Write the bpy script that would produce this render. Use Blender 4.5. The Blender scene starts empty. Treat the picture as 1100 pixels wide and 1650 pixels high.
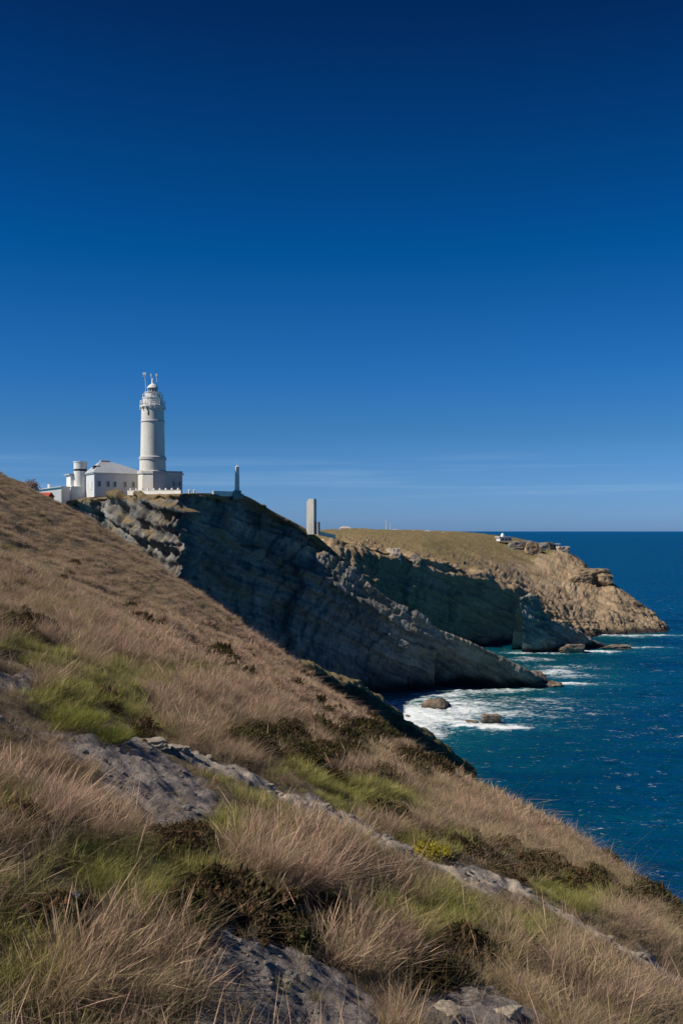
import bpy, bmesh, math, random
import numpy as np
from mathutils import Vector, Matrix
R = math.radians
random.seed(7)
rng = np.random.default_rng(7)
S = bpy.context.scene
COL = S.collection

# ------------------------------------------------------------------ camera
F = 1604.0                       # focal length in photograph pixels (35 mm lens, 24 mm wide)
HZ = 856.0                       # photograph row of the horizon
cam_d = bpy.data.cameras.new("camera"); cam = bpy.data.objects.new("camera", cam_d); COL.objects.link(cam)
cam_d.sensor_fit = 'HORIZONTAL'; cam_d.sensor_width = 24.0; cam_d.lens = 35.0
cam_d.shift_y = (HZ - 825.0) / 1100.0
cam_d.clip_start = 0.1; cam_d.clip_end = 500000
cam.location = (0, 0, 0); cam.rotation_euler = (R(90), 0, 0)
S.camera = cam

# ------------------------------------------------------------------ sky and sun
SUN_EL, SUN_LEFT = 45.0, 71.0    # elevation; degrees left of the direction back towards the camera
ce = math.cos(R(SUN_EL))
sun_vec = Vector((-math.sin(R(SUN_LEFT)) * ce, -math.cos(R(SUN_LEFT)) * ce, math.sin(R(SUN_EL))))
sun_d = bpy.data.lights.new("sun", 'SUN'); sun_d.energy = 5.0; sun_d.angle = R(0.5); sun_d.color = (1.0, .93, .82)
sun = bpy.data.objects.new("sun", sun_d); COL.objects.link(sun)
sun.rotation_euler = sun_vec.to_track_quat('Z', 'Y').to_euler()

W = bpy.data.worlds.new("World"); S.world = W; W.use_nodes = True
nt = W.node_tree; nt.nodes.clear()
def N(tree, typ, **kw):
    n = tree.nodes.new(typ)
    for k, v in kw.items(): setattr(n, k, v)
    return n
def ramp(tree, stops, interp='LINEAR'):
    n = N(tree, 'ShaderNodeValToRGB'); cr = n.color_ramp; cr.interpolation = interp
    while len(cr.elements) > 1: cr.elements.remove(cr.elements[0])
    cr.elements[0].position = stops[0][0]; c = stops[0][1]; cr.elements[0].color = (*c, 1) if len(c) == 3 else c
    for p, c in stops[1:]:
        e = cr.elements.new(p); e.color = (*c, 1) if len(c) == 3 else c
    return n
sky = N(nt, 'ShaderNodeTexSky', sky_type='NISHITA', sun_disc=False)
sky.sun_elevation = R(SUN_EL); sky.sun_rotation = math.atan2(sun_vec.x, sun_vec.y)
sky.air_density = 1.0; sky.dust_density = 0.6; sky.ozone_density = 3.0; sky.altitude = 50
tc = N(nt, 'ShaderNodeTexCoord'); sep = N(nt, 'ShaderNodeSeparateXYZ'); nt.links.new(tc.outputs['Generated'], sep.inputs[0])
# the deep blue of a polarised autumn sky: one tint that depends on elevation only
SKYT = [(0.0, (.245, .445, .96)), (.05, (.17, .36, .73)), (.097, (.110, .297, .56)), (.158, (.054, .269, .555)), (.27, (.004, .205, .455)), (.46, (.005, .087, .23)), (.7, (.004, .06, .17)), (1.0, (.004, .055, .16))]
rp = ramp(nt, SKYT); nt.links.new(sep.outputs['Z'], rp.inputs[0])
mul = N(nt, 'ShaderNodeMix', data_type='RGBA', blend_type='MULTIPLY'); mul.inputs[0].default_value = 1
nt.links.new(sky.outputs[0], mul.inputs[6]); nt.links.new(rp.outputs[0], mul.inputs[7])
# thin cirrus streaks low over the sea
mp = N(nt, 'ShaderNodeMapping'); mp.inputs['Scale'].default_value = (2.2, 2.2, 75); mp.inputs['Rotation'].default_value = (0, R(1.2), 0)
nt.links.new(tc.outputs['Generated'], mp.inputs[0])
nz = N(nt, 'ShaderNodeTexNoise'); nz.inputs['Scale'].default_value = 1.6; nz.inputs['Detail'].default_value = 5; nz.inputs['Roughness'].default_value = .55
nt.links.new(mp.outputs[0], nz.inputs['Vector'])
cr1 = ramp(nt, [(.50, (0, 0, 0)), (.74, (1, 1, 1))]); nt.links.new(nz.outputs[0], cr1.inputs[0])
band = ramp(nt, [(.008, (0, 0, 0)), (.035, (1, 1, 1)), (.055, (1, 1, 1)), (.085, (0, 0, 0))]); nt.links.new(sep.outputs['Z'], band.inputs[0])
m1 = N(nt, 'ShaderNodeMath', operation='MULTIPLY'); nt.links.new(cr1.outputs[0], m1.inputs[0]); nt.links.new(band.outputs[0], m1.inputs[1])
m2 = N(nt, 'ShaderNodeMath', operation='MULTIPLY'); nt.links.new(m1.outputs[0], m2.inputs[0]); m2.inputs[1].default_value = .30
mixc = N(nt, 'ShaderNodeMix', data_type='RGBA'); nt.links.new(m2.outputs[0], mixc.inputs[0]); nt.links.new(mul.outputs[2], mixc.inputs[6])
mixc.inputs[7].default_value = (2.2, 3.3, 4.6, 1)
bg = N(nt, 'ShaderNodeBackground'); bg.inputs[1].default_value = .15
nt.links.new(mixc.outputs[2], bg.inputs[0])
wo = N(nt, 'ShaderNodeOutputWorld'); nt.links.new(bg.outputs[0], wo.inputs[0])
S.view_settings.view_transform = 'Standard'; S.view_settings.look = 'None'
S.view_settings.exposure = 0.0; S.view_settings.gamma = 1.0; S.view_settings.use_curve_mapping = False

SEA = -47.0
def P(px, py, Y): return np.array([(px - 550.0) / F * Y, Y, (HZ - py) / F * Y])

# ------------------------------------------------------------------ numpy noise
_perm = np.random.default_rng(3).permutation(512)
_perm = np.concatenate([_perm, _perm])
_g = np.random.default_rng(4).normal(size=(512, 3)); _g /= np.linalg.norm(_g, axis=1)[:, None]
def noise(p):
    p = np.asarray(p, float); i = np.floor(p).astype(int); f = p - i; w = f * f * f * (f * (f * 6 - 15) + 10)
    i &= 511; out = 0
    for dx in (0, 1):
        wx = w[:, 0] if dx else 1 - w[:, 0]; hx = _perm[(i[:, 0] + dx) & 511]
        for dy in (0, 1):
            wy = w[:, 1] if dy else 1 - w[:, 1]; hy = _perm[(hx + i[:, 1] + dy) & 511]
            for dz in (0, 1):
                wz = w[:, 2] if dz else 1 - w[:, 2]; h = _perm[(hy + i[:, 2] + dz) & 511]
                g = _g[h]
                out = out + wx * wy * wz * (g[:, 0] * (f[:, 0] - dx) + g[:, 1] * (f[:, 1] - dy) + g[:, 2] * (f[:, 2] - dz))
    return out * 1.6
def fbm(p, o=4, gain=.5):
    a, s, t = 1.0, 0, 1.0
    for k in range(o): s = s + a * noise(p * t + 17.3 * k); a *= gain; t *= 2.03
    return s
def ridged(p, o=4, gain=.5):
    a, s, t = 1.0, 0, 1.0
    for k in range(o): s = s + a * (1 - 2 * np.abs(noise(p * t + 9.1 * k))); a *= gain; t *= 2.03
    return s
def sstep(a, b, x): t = np.clip((x - a) / (b - a), 0, 1); return t * t * (3 - 2 * t)

# ------------------------------------------------------------------ object helpers
def tag(o, label=None, cat=None, group=None, kind=None):
    for k, v in (('label', label), ('category', cat), ('group', group), ('kind', kind)):
        if v: o[k] = v
    return o
def mesh_np(name, v, faces, mat, smooth=False, attrs=None):
    me = bpy.data.meshes.new(name); v = np.asarray(v, np.float32); faces = np.asarray(faces, np.int32)
    k = faces.shape[1]
    me.vertices.add(len(v)); me.vertices.foreach_set('co', v.ravel())
    me.loops.add(faces.size); me.loops.foreach_set('vertex_index', faces.ravel())
    me.polygons.add(len(faces)); me.polygons.foreach_set('loop_start', np.arange(len(faces), dtype=np.int32) * k)
    if smooth: me.polygons.foreach_set('use_smooth', np.ones(len(faces), bool))
    for an, av in (attrs or {}).items():
        av = np.asarray(av, np.float32)
        if av.ndim == 1: a = me.attributes.new(an, 'FLOAT', 'POINT'); a.data.foreach_set('value', av)
        else: a = me.attributes.new(an, 'FLOAT_VECTOR', 'POINT'); a.data.foreach_set('vector', av.ravel())
    me.update(calc_edges=True); me.materials.append(mat)
    return me
def link(name, me, parent=None, loc=None):
    o = bpy.data.objects.new(name, me); COL.objects.link(o)
    if parent is not None: o.parent = parent
    if loc is not None: o.location = loc
    return o
def grid_faces(nu, nv):
    i = np.arange(nu * nv).reshape(nu, nv)
    return np.stack([i[:-1, :-1], i[1:, :-1], i[1:, 1:], i[:-1, 1:]], -1).reshape(-1, 4)
def vnormals(g):
    du = np.gradient(g, axis=0); dv = np.gradient(g, axis=1); n = np.cross(du, dv)
    return n / (np.linalg.norm(n, axis=2)[..., None] + 1e-9)
def catmull(c, n):
    """smooth interpolation with limited tangents, so uneven spacing never overshoots"""
    c = np.asarray(c, float); m = len(c); t = np.linspace(0, m - 1, n); i = np.clip(t.astype(int), 0, m - 2); f = (t - i)
    f = f.reshape((-1,) + (1,) * (c.ndim - 1))
    d = np.diff(c, axis=0); L = np.linalg.norm(d, axis=-1, keepdims=True) + 1e-9; u = d / L
    tg = np.concatenate([d[:1], .5 * (u[1:] + u[:-1]) * np.minimum(L[1:], L[:-1]) * 1.0, d[-1:]])
    p1, p2 = c[i], c[i + 1]; m1, m2 = tg[i], tg[i + 1]
    return (2*f**3 - 3*f**2 + 1)*p1 + (f**3 - 2*f**2 + f)*m1 + (-2*f**3 + 3*f**2)*p2 + (f**3 - f**2)*m2
def loft(ctrl, nu, nv):
    g = catmull(np.asarray(ctrl, float), nu); return np.swapaxes(catmull(np.swapaxes(g, 0, 1), nv), 0, 1)
class MB:
    """a bmesh that collects boxes, prisms and lathes and becomes one mesh object"""
    def __init__(s): s.bm = bmesh.new()
    def box(s, c, d, rz=0, bevel=0):
        r = bmesh.ops.create_cube(s.bm, size=1); vs = r['verts']
        bmesh.ops.scale(s.bm, vec=d, verts=vs)
        if bevel:
            es = list({e for v in vs for e in v.link_edges})
            r2 = bmesh.ops.bevel(s.bm, geom=es, offset=bevel, segments=2, affect='EDGES', profile=.6)
            vs = list({v for f in r2['faces'] for v in f.verts} | {v for v in vs if v.is_valid})
        if rz: bmesh.ops.rotate(s.bm, cent=(0, 0, 0), matrix=Matrix.Rotation(rz, 3, 'Z'), verts=vs)
        bmesh.ops.translate(s.bm, vec=c, verts=vs); return s
    def lathe(s, prof, n=32, c=(0, 0, 0), a0=0, smooth=True):
        def ring(r, z): return [s.bm.verts.new((c[0] + r * math.cos(a0 + 2*math.pi*k/n), c[1] + r * math.sin(a0 + 2*math.pi*k/n), c[2] + z)) for k in range(n)]
        for (r1, z1), (r2, z2) in zip(prof[:-1], prof[1:]):
            m = max(1, min(10, int(abs(z2 - z1) / 1.2))) if smooth else 1
            pr = ring(r1, z1)
            for q in range(1, m + 1):
                nx = ring(r1 + (r2 - r1) * q / m, z1 + (z2 - z1) * q / m)
                for k in range(n):
                    f = s.bm.faces.new((pr[k], pr[(k+1) % n], nx[(k+1) % n], nx[k])); f.smooth = smooth
                pr = nx
        s.bm.faces.new(ring(*prof[0])[::-1]); s.bm.faces.new(ring(*prof[-1])); return s
    def poly(s, vs, fs):
        b = [s.bm.verts.new(v) for v in vs]
        for f in fs: s.bm.faces.new([b[i] for i in f])
        return s
    def tube(s, a, b, r, n=8):
        a, b = Vector(a), Vector(b); q = (b - a).to_track_quat('Z', 'Y'); L = (b - a).length
        ring = lambda z: [s.bm.verts.new(a + q @ Vector((r*math.cos(2*math.pi*k/n), r*math.sin(2*math.pi*k/n), z))) for k in range(n)]
        A, B = ring(0), ring(L)
        for k in range(n): s.bm.faces.new((A[k], A[(k+1) % n], B[(k+1) % n], B[k]))
        s.bm.faces.new(A[::-1]); s.bm.faces.new(B); return s
    def build(s, name, mat, parent=None):
        bmesh.ops.recalc_face_normals(s.bm, faces=s.bm.faces)
        me = bpy.data.meshes.new(name); s.bm.to_mesh(me); s.bm.free(); me.materials.append(mat)
        return link(name, me, parent)
def thing(name, label, cat, loc, rz=0, group=None):
    o = bpy.data.objects.new(name, None); COL.objects.link(o); o.location = loc; o.rotation_euler = (0, 0, rz)
    o.empty_display_size = .5
    return tag(o, label, cat, group)

# ------------------------------------------------------------------ materials
def mat_new(name, rough=.9, spec=.2):
    m = bpy.data.materials.new(name); m.use_nodes = True; t = m.node_tree; b = t.nodes['Principled BSDF']
    b.inputs['Roughness'].default_value = rough; b.inputs['Specular IOR Level'].default_value = spec
    return m, t, b
def noise_node(t, scale, detail=6, rough=.6, vec=None, dist=0):
    n = N(t, 'ShaderNodeTexNoise'); n.inputs['Scale'].default_value = scale; n.inputs['Detail'].default_value = detail
    n.inputs['Roughness'].default_value = rough; n.inputs['Distortion'].default_value = dist
    if vec is not None: t.links.new(vec, n.inputs['Vector'])
    return n
def mixrgb(t, fac, a, b, blend='MIX'):
    n = N(t, 'ShaderNodeMix', data_type='RGBA', blend_type=blend)
    for i, v in ((0, fac), (6, a), (7, b)):
        if hasattr(v, 'node'): t.links.new(v, n.inputs[i])
        elif i == 0: n.inputs[0].default_value = v
        else: n.inputs[i].default_value = (*v, 1)
    return n.outputs[2]
def objco(t, scale=(1, 1, 1), rot=(0, 0, 0)):
    c = N(t, 'ShaderNodeTexCoord'); m = N(t, 'ShaderNodeMapping'); m.inputs['Scale'].default_value = scale; m.inputs['Rotation'].default_value = rot
    t.links.new(c.outputs['Object'], m.inputs[0]); return m.outputs[0]
def bump(t, b, h, strength, dist):
    n = N(t, 'ShaderNodeBump'); n.inputs['Strength'].default_value = strength; n.inputs['Distance'].default_value = dist
    t.links.new(h, n.inputs['Height']); t.links.new(n.outputs[0], b.inputs['Normal']); return n
def attr(t, name, typ='GEOMETRY'):
    n = N(t, 'ShaderNodeAttribute', attribute_name=name, attribute_type=typ); return n

def weathered(name, col, dirt, amount=.5, scale=1.0, rough=.85, streak=True):
    m, t, b = mat_new(name, rough)
    n1 = noise_node(t, scale, 6, .65, objco(t, (1, 1, .25 if streak else 1))); n2 = noise_node(t, scale * 7, 4, .6, objco(t))
    r1 = ramp(t, [(.38, (0, 0, 0)), (.75, (amount,) * 3)]); t.links.new(n1.outputs[0], r1.inputs[0])
    c = mixrgb(t, r1.outputs[0], col, dirt)
    r2 = ramp(t, [(.3, (.86, .86, .86)), (.7, (1.06, 1.06, 1.06))]); t.links.new(n2.outputs[0], r2.inputs[0])
    c = mixrgb(t, 1.0, c, r2.outputs[0], 'MULTIPLY'); t.links.new(c, b.inputs['Base Color'])
    bump(t, b, n2.outputs[0], .25, .03)
    return m
M = {}
M['white'] = weathered('white_plaster', (.84, .83, .80), (.48, .43, .36), .6, .35)
M['stone'] = weathered('pale_ashlar', (.80, .76, .69), (.50, .46, .40), .5, .4)
M['stone2'] = weathered('grey_ashlar', (.62, .60, .57), (.40, .38, .36), .6, .5)
M['roof'] = weathered('pale_roof', (.44, .47, .51), (.30, .31, .33), .6, .4)
M['concrete'] = weathered('raw_concrete', (.66, .63, .57), (.28, .27, .26), .8, .5)
M['concrete_dark'] = weathered('stained_concrete', (.36, .35, .34), (.18, .18, .18), .8, .5)
M['render'] = weathered('grey_render', (.74, .75, .76), (.46, .44, .42), .5, .3)
M['red'] = weathered('red_sheet', (.50, .07, .05), (.22, .08, .06), .5, .8)
M['brown'] = weathered('brown_boards', (.16, .09, .06), (.08, .06, .05), .5, .8)
M['dark'] = weathered('dark_opening', (.03, .03, .035), (.05, .05, .05), .5, 1)
M['pink'] = weathered('pink_render', (.56, .46, .42), (.36, .28, .25), .5, .3)
M['slate'] = weathered('blue_slate', (.07, .08, .11), (.04, .05, .07), .5, .5)
M['metal'] = weathered('grey_metal', (.72, .73, .74), (.5, .5, .5), .4, 2, .5)
def glass_mat():
    m, t, b = mat_new('lantern_glass', .08, .6)
    n = noise_node(t, 2, 2); c = mixrgb(t, n.outputs[0], (.05, .08, .10), (.10, .14, .17)); t.links.new(c, b.inputs['Base Color'])
    return m
M['glass'] = glass_mat()

def rock_mat(name, cols, bed=(0, 0, 0), bedscale=.5, grass=None, fine=1.0, ochre=None):
    """layered rock; vertex attribute 'veg' lays turf over it, 'wet' darkens the tidal foot (a real stain)"""
    m, t, b = mat_new(name, .92, .15)
    v = objco(t, (1, 1, 1), bed); mb_ = N(t, 'ShaderNodeMapping'); mb_.inputs['Scale'].default_value = (.13, .13, .8); t.links.new(v, mb_.inputs[0]); vb = mb_.outputs[0]
    n1 = noise_node(t, .09 * fine, 7, .62, v, .6); n2 = noise_node(t, bedscale, 6, .7, vb); n3 = noise_node(t, 1.3 * fine, 6, .7, v)
    r1 = ramp(t, [(.36, cols[0]), (.46, cols[1]), (.55, cols[2]), (.66, cols[3])])
    a = N(t, 'ShaderNodeMath', operation='MULTIPLY_ADD'); t.links.new(n2.outputs[0], a.inputs[0]); a.inputs[1].default_value = .55
    a2 = N(t, 'ShaderNodeMath', operation='MULTIPLY'); t.links.new(n1.outputs[0], a2.inputs[0]); a2.inputs[1].default_value = .45; t.links.new(a2.outputs[0], a.inputs[2])
    t.links.new(a.outputs[0], r1.inputs[0])
    r3 = ramp(t, [(.28, (.62, .62, .62)), (.5, (1, 1, 1)), (.72, (1.25, 1.22, 1.18))]); t.links.new(n3.outputs[0], r3.inputs[0])
    c = mixrgb(t, 1.0, r1.outputs[0], r3.outputs[0], 'MULTIPLY')
    ck = N(t, 'ShaderNodeTexWave', wave_type='BANDS', bands_direction='Z', wave_profile='SAW'); ck.inputs['Scale'].default_value = .055 * fine; ck.inputs['Distortion'].default_value = 9; ck.inputs['Detail'].default_value = 5; ck.inputs['Detail Scale'].default_value = .35; ck.inputs['Detail Roughness'].default_value = .65
    t.links.new(v, ck.inputs['Vector']); ckr = ramp(t, [(0.0, (.38, .38, .40)), (.10, (.75, .75, .76)), (.22, (1, 1, 1)), (.80, (1.04, 1.04, 1.02)), (.97, (1.22, 1.2, 1.16))]); t.links.new(ck.outputs[0], ckr.inputs[0])
    c = mixrgb(t, .5, c, ckr.outputs[0], 'MULTIPLY')  # dark cracks and pale ledges painted in where shade leaves relief flat
    if ochre:
        no = noise_node(t, .16 * fine, 4, .6, v); ro = ramp(t, [(.52, (0, 0, 0)), (.68, (.8, .8, .8))]); t.links.new(no.outputs[0], ro.inputs[0])
        c = mixrgb(t, ro.outputs[0], c, ochre)
    wet = attr(t, 'wet'); c = mixrgb(t, wet.outputs['Fac'], c, (.035, .032, .030))
    if grass:
        veg = attr(t, 'veg'); ng = noise_node(t, .35, 7, .7); ng2 = noise_node(t, .06, 4, .6)
        ad = N(t, 'ShaderNodeMath', operation='ADD'); t.links.new(ng.outputs[0], ad.inputs[0]); t.links.new(ng2.outputs[0], ad.inputs[1])
        dv = N(t, 'ShaderNodeMath', operation='MULTIPLY'); t.links.new(ad.outputs[0], dv.inputs[0]); dv.inputs[1].default_value = .5
        gr = ramp(t, [(.38, grass[0]), (.48, grass[1]), (.58, grass[2])]); t.links.new(dv.outputs[0], gr.inputs[0])
        md = N(t, 'ShaderNodeMath', operation='MULTIPLY_ADD'); t.links.new(n3.outputs[0], md.inputs[0]); md.inputs[1].default_value = 1.1; t.links.new(veg.outputs['Fac'], md.inputs[2])
        ms = ramp(t, [(.95, (0, 0, 0)), (1.10, (1, 1, 1))]); 
        sc_ = N(t, 'ShaderNodeMath', operation='MULTIPLY'); t.links.new(md.outputs[0], sc_.inputs[0]); sc_.inputs[1].default_value = .95
        t.links.new(sc_.outputs[0], ms.inputs[0])
        c = mixrgb(t, ms.outputs[0], c, gr.outputs[0])
    t.links.new(c, b.inputs['Base Color'])
    hs = N(t, 'ShaderNodeMath', operation='ADD'); t.links.new(n2.outputs[0], hs.inputs[0]); t.links.new(n3.outputs[0], hs.inputs[1])
    bump(t, b, hs.outputs[0], .7, .6 / fine)
    return m
BED = (0, R(-27), 0)
M['cliff'] = rock_mat('grey_cliff_rock', [(.075, .075, .075), (.15, .147, .14), (.25, .237, .215), (.36, .342, .315)], BED, .55, [(.13, .10, .055), (.20, .15, .085), (.27, .20, .12)], ochre=(.27, .21, .13))
M['scarp'] = rock_mat('shade_dark_scarp_soil', [(.03, .028, .02), (.05, .045, .03), (.08, .07, .045), (.13, .11, .08)], (0, 0, 0), .8, [(.10, .09, .035), (.22, .17, .09), (.33, .24, .14)], fine=3)  # shade of the scarp face is put into its soil colour
M['tan'] = rock_mat('tan_headland_rock', [(.15, .11, .08), (.28, .205, .13), (.365, .27, .175), (.44, .345, .235)], BED, .45, [(.085, .085, .035), (.24, .18, .09), (.40, .29, .17)], ochre=(.31, .215, .135))
M['searock'] = rock_mat('brown_sea_rock', [(.09, .07, .055), (.17, .13, .10), (.24, .19, .15), (.32, .26, .21)], (0, 0, 0), .8, fine=3)
M['rubble'] = rock_mat('grey_slab_rock', [(.11, .105, .11), (.20, .19, .195), (.29, .27, .265), (.40, .37, .34)], (0, 0, 0), 3.0, fine=14)
M['pale_rock'] = rock_mat('pale_weathered_rock', [(.24, .21, .17), (.34, .29, .23), (.44, .38, .30), (.54, .47, .38)], (0, 0, 0), 3.0, fine=14)

# ------------------------------------------------------------------ sea
def axis(lo, hi, dense_lo, dense_hi, step, grow):
    a = list(np.arange(dense_lo, dense_hi, step)); s = step
    x = a[-1]
    while x < hi: s *= grow; x += s; a.append(x)
    s = step; x = a[0]; pre = []
    while x > lo: s *= grow; x -= s; pre.append(x)
    return np.array(pre[::-1] + a)
sx = axis(-150000, 150000, -30, 190, .8, 1.25); sy = axis(-3000, 250000, 110, 520, .9, 1.25)
gx, gy = np.meshgrid(sx, sy, indexing='ij'); q = np.stack([gx.ravel(), gy.ravel(), 0 * gx.ravel()], 1)
calm = np.clip(1 - (np.hypot(q[:, 0] - 60, q[:, 1] - 300) - 250) / 200, 0, 1)
hz = (.28 * noise(q * [.06, .11, 1]) + .22 * noise(q * [.16, .3, 1] + 7) + .14 * noise(q * [.4, .75, 1] + 3)) * calm
# white water: where waves break on the rocks (x, y, radius x, radius y, strength)
def seaP(px, py): 
    Y = -SEA * F / (py - HZ); return ((px - 550) / F * Y, Y)
FO = [((655, 1152), 12, 19, 1.25), ((615, 1142), 12, 14, 1.25), ((645, 1168), 10, 12, 1.2), ((690, 1182), 6, 8, .85), ((820, 1152), 12, 6, .6), ((700, 1128), 16, 5, .8), ((850, 1128), 14, 5, .5), ((760, 1116), 14, 3.5, .8), ((830, 1113), 12, 3, .8), ((720, 1120), 10, 4, .9), ((620, 1137), 11, 9, 1.1), ((700, 1158), 12, 12, 1.15), ((745, 1146), 12, 9, 1.0), ((790, 1171), 9, 3.5, 1.35), ((745, 1169), 9, 5, 1.1), ((715, 1136), 12, 7, .95), ((762, 1135), 10, 6, .75), ((668, 1175), 5, 5, 1.0),
      ((905, 1103), 10, 3.5, 1.1), ((890, 1084), 9, 5, .85), ((920, 1090), 10, 6, .6), ((850, 1063), 9, 6, .55), ((905, 1076), 12, 6, .55),
      ((870, 1052), 14, 4, .9), ((940, 1051), 14, 3.0, 1.15), ((1000, 1044), 10, 4, .95), ((1040, 1044), 8, 2.5, .8), ((1000, 1025), 22, 3.5, .75), ((1062, 1024), 10, 3.5, 1.0), ((975, 1025), 9, 3, .8),
      ((820, 1140), 20, 14, .42), ((860, 1155), 14, 10, .30)]
foam = np.zeros(len(q)); teal = np.zeros(len(q))
wob = np.stack([fbm(q * [.09, .09, 1], 3), fbm(q * [.09, .09, 1] + 31, 3)], 1)
for (pp, rx, ry, st) in FO:
    cx, cy = seaP(*pp); d = ((q[:, 0] + 3 * wob[:, 0] - cx) / rx) ** 2 + ((q[:, 1] + 3 * wob[:, 1] - cy) / ry) ** 2
    foam = np.maximum(foam, st * np.exp(-d * .9)); 
    d2 = ((q[:, 0] - cx) / (rx * 1.9)) ** 2 + ((q[:, 1] - cy) / (ry * 2.3)) ** 2; teal = np.maximum(teal, min(st, 1) * np.exp(-d2))
q[:, 2] = SEA + hz + np.clip(foam, 0, 1) * .35 * (1 + fbm(q * [.5, .5, 1] + 5, 3)) * calm
def water_mat():
    m, t, b = mat_new('sea_water', .22, .5); b.inputs['IOR'].default_value = 1.33
    b.inputs['Specular IOR Level'].default_value = .25; b.inputs['Specular Tint'].default_value = (.18, .62, 1, 1)
    v = objco(t)
    big = noise_node(t, .013, 6, .62, objco(t, (.8, 3.2, 1), (0, 0, R(8))), .4); bgr = ramp(t, [(.34, (0, 0, 0)), (.66, (1, 1, 1))]); t.links.new(big.outputs[0], bgr.inputs[0]); deep = mixrgb(t, bgr.outputs[0], (.0, .042, .060), (.001, .082, .096))
    te = attr(t, 'teal'); c = mixrgb(t, te.outputs['Fac'], deep, (.012, .17, .20))
    # foam
    f1 = noise_node(t, .42, 8, .68, objco(t, (.55, 1.0, 1)), 1.1); f2 = noise_node(t, 1.7, 5, .7, objco(t, (.6, 1, 1)), .5)
    fa = attr(t, 'foam')
    s1 = N(t, 'ShaderNodeMath', operation='MULTIPLY_ADD'); t.links.new(f2.outputs[0], s1.inputs[0]); s1.inputs[1].default_value = 1.3; s1.inputs[2].default_value = -1.55
    s2 = N(t, 'ShaderNodeMath', operation='MULTIPLY_ADD'); t.links.new(f1.outputs[0], s2.inputs[0]); s2.inputs[1].default_value = 1.8; t.links.new(s1.outputs[0], s2.inputs[2])
    s3 = N(t, 'ShaderNodeMath', operation='MULTIPLY_ADD'); t.links.new(fa.outputs['Fac'], s3.inputs[0]); s3.inputs[1].default_value = .76; t.links.new(s2.outputs[0], s3.inputs[2])
    fr = ramp(t, [(.26, (0, 0, 0)), (.48, (.38, .38, .38)), (.85, (.95, .95, .95))]); t.links.new(s3.outputs[0], fr.inputs[0])
    # scattered whitecaps and streaks on the open water
    w1 = noise_node(t, .050, 6, .66, objco(t, (1, 3.0, 1), (0, 0, R(14))), .8); wr = ramp(t, [(.66, (0, 0, 0)), (.76, (.40, .40, .40))]); t.links.new(w1.outputs[0], wr.inputs[0])
    w2 = noise_node(t, .009, 3, .5, v); wr2 = ramp(t, [(.50, (0, 0, 0)), (.62, (1, 1, 1))]); t.links.new(w2.outputs[0], wr2.inputs[0])
    wm = N(t, 'ShaderNodeMath', operation='MULTIPLY'); t.links.new(wr.outputs[0], wm.inputs[0]); t.links.new(wr2.outputs[0], wm.inputs[1])
    mx = N(t, 'ShaderNodeMath', operation='MAXIMUM'); t.links.new(fr.outputs[0], mx.inputs[0]); t.links.new(wm.outputs[0], mx.inputs[1])
    h1 = noise_node(t, .30, 6, .62, objco(t, (1, 1.7, 1), (0, 0, R(15)))); h2 = noise_node(t, .05, 5, .6, objco(t, (1, 2.2, 1), (0, 0, R(15))))
    h = N(t, 'ShaderNodeMath', operation='MULTIPLY_ADD'); t.links.new(h2.outputs[0], h.inputs[0]); h.inputs[1].default_value = 3.0; t.links.new(h1.outputs[0], h.inputs[2])
    bp = bump(t, b, h.outputs[0], .65, 2.4)
    # water body and (polarised, so weak and blue) surface reflection; foam is matt white
    df = N(t, 'ShaderNodeBsdfDiffuse'); gl = N(t, 'ShaderNodeBsdfGlossy'); gl.inputs['Color'].default_value = (.05, .52, .85, 1); gl.inputs['Roughness'].default_value = .22
    fn = N(t, 'ShaderNodeFresnel'); fn.inputs['IOR'].default_value = 1.33
    for n in (df, gl, fn): t.links.new(bp.outputs[0], n.inputs['Normal'])
    t.links.new(c, df.inputs['Color']); fm = N(t, 'ShaderNodeMath', operation='MULTIPLY'); t.links.new(fn.outputs[0], fm.inputs[0]); fm.inputs[1].default_value = .55
    wat = N(t, 'ShaderNodeMixShader'); t.links.new(fm.outputs[0], wat.inputs[0]); t.links.new(df.outputs[0], wat.inputs[1]); t.links.new(gl.outputs[0], wat.inputs[2])
    fo = N(t, 'ShaderNodeBsdfDiffuse'); fo.inputs['Color'].default_value = (.78, .82, .84, 1)
    al = N(t, 'ShaderNodeMixShader'); t.links.new(mx.outputs[0], al.inputs[0]); t.links.new(wat.outputs[0], al.inputs[1]); t.links.new(fo.outputs[0], al.inputs[2])
    t.links.new(al.outputs[0], t.nodes['Material Output'].inputs[0]); t.nodes.remove(b)
    return m
o = link('sea', mesh_np('sea', q, grid_faces(len(sx), len(sy))[:, ::-1], water_mat(), True, {'foam': foam, 'teal': teal})); tag(o, kind='structure')

# ------------------------------------------------------------------ hillside in front
YK = np.array([-30, 0, 16, 25, 38, 50, 65, 80, 100, 120, 145, 170, 190, 210, 260.])
XE = np.array([4.98, 4.12, 5.36, 9.96, 12.81, 5.64, 4.23, 0.55, -5.36, -12.92, -23.26, -29.64, -47.6, -73.15, -122.48])
EE = np.array([0.24, 0.03, -0.15, -0.07, 0.2, 0.72, 1.05, 1.0, 0.45, -0.45, -1.49, -2.49, -3.29, -4.09, -4.92])
YD = np.linspace(-30, 260, 291); ker = np.exp(-.5 * (np.arange(-9, 10) / 4.) ** 2); ker /= ker.sum()
def smoothed(v): a = np.interp(YD, YK, v); return np.convolve(np.pad(a, 9, mode='edge'), ker, 'valid')
XED, EED = smoothed(XE), smoothed(EE)
def H0(x, y):
    xe = np.interp(y, YD, XED); e = np.interp(y, YD, EED); w = 1.5 + .03 * np.maximum(y, 0); d = x - xe
    return -3.3 - .47 * x - .1 * y - e - .95 * (np.sqrt(d * d + w * w) + d) / 2
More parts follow.
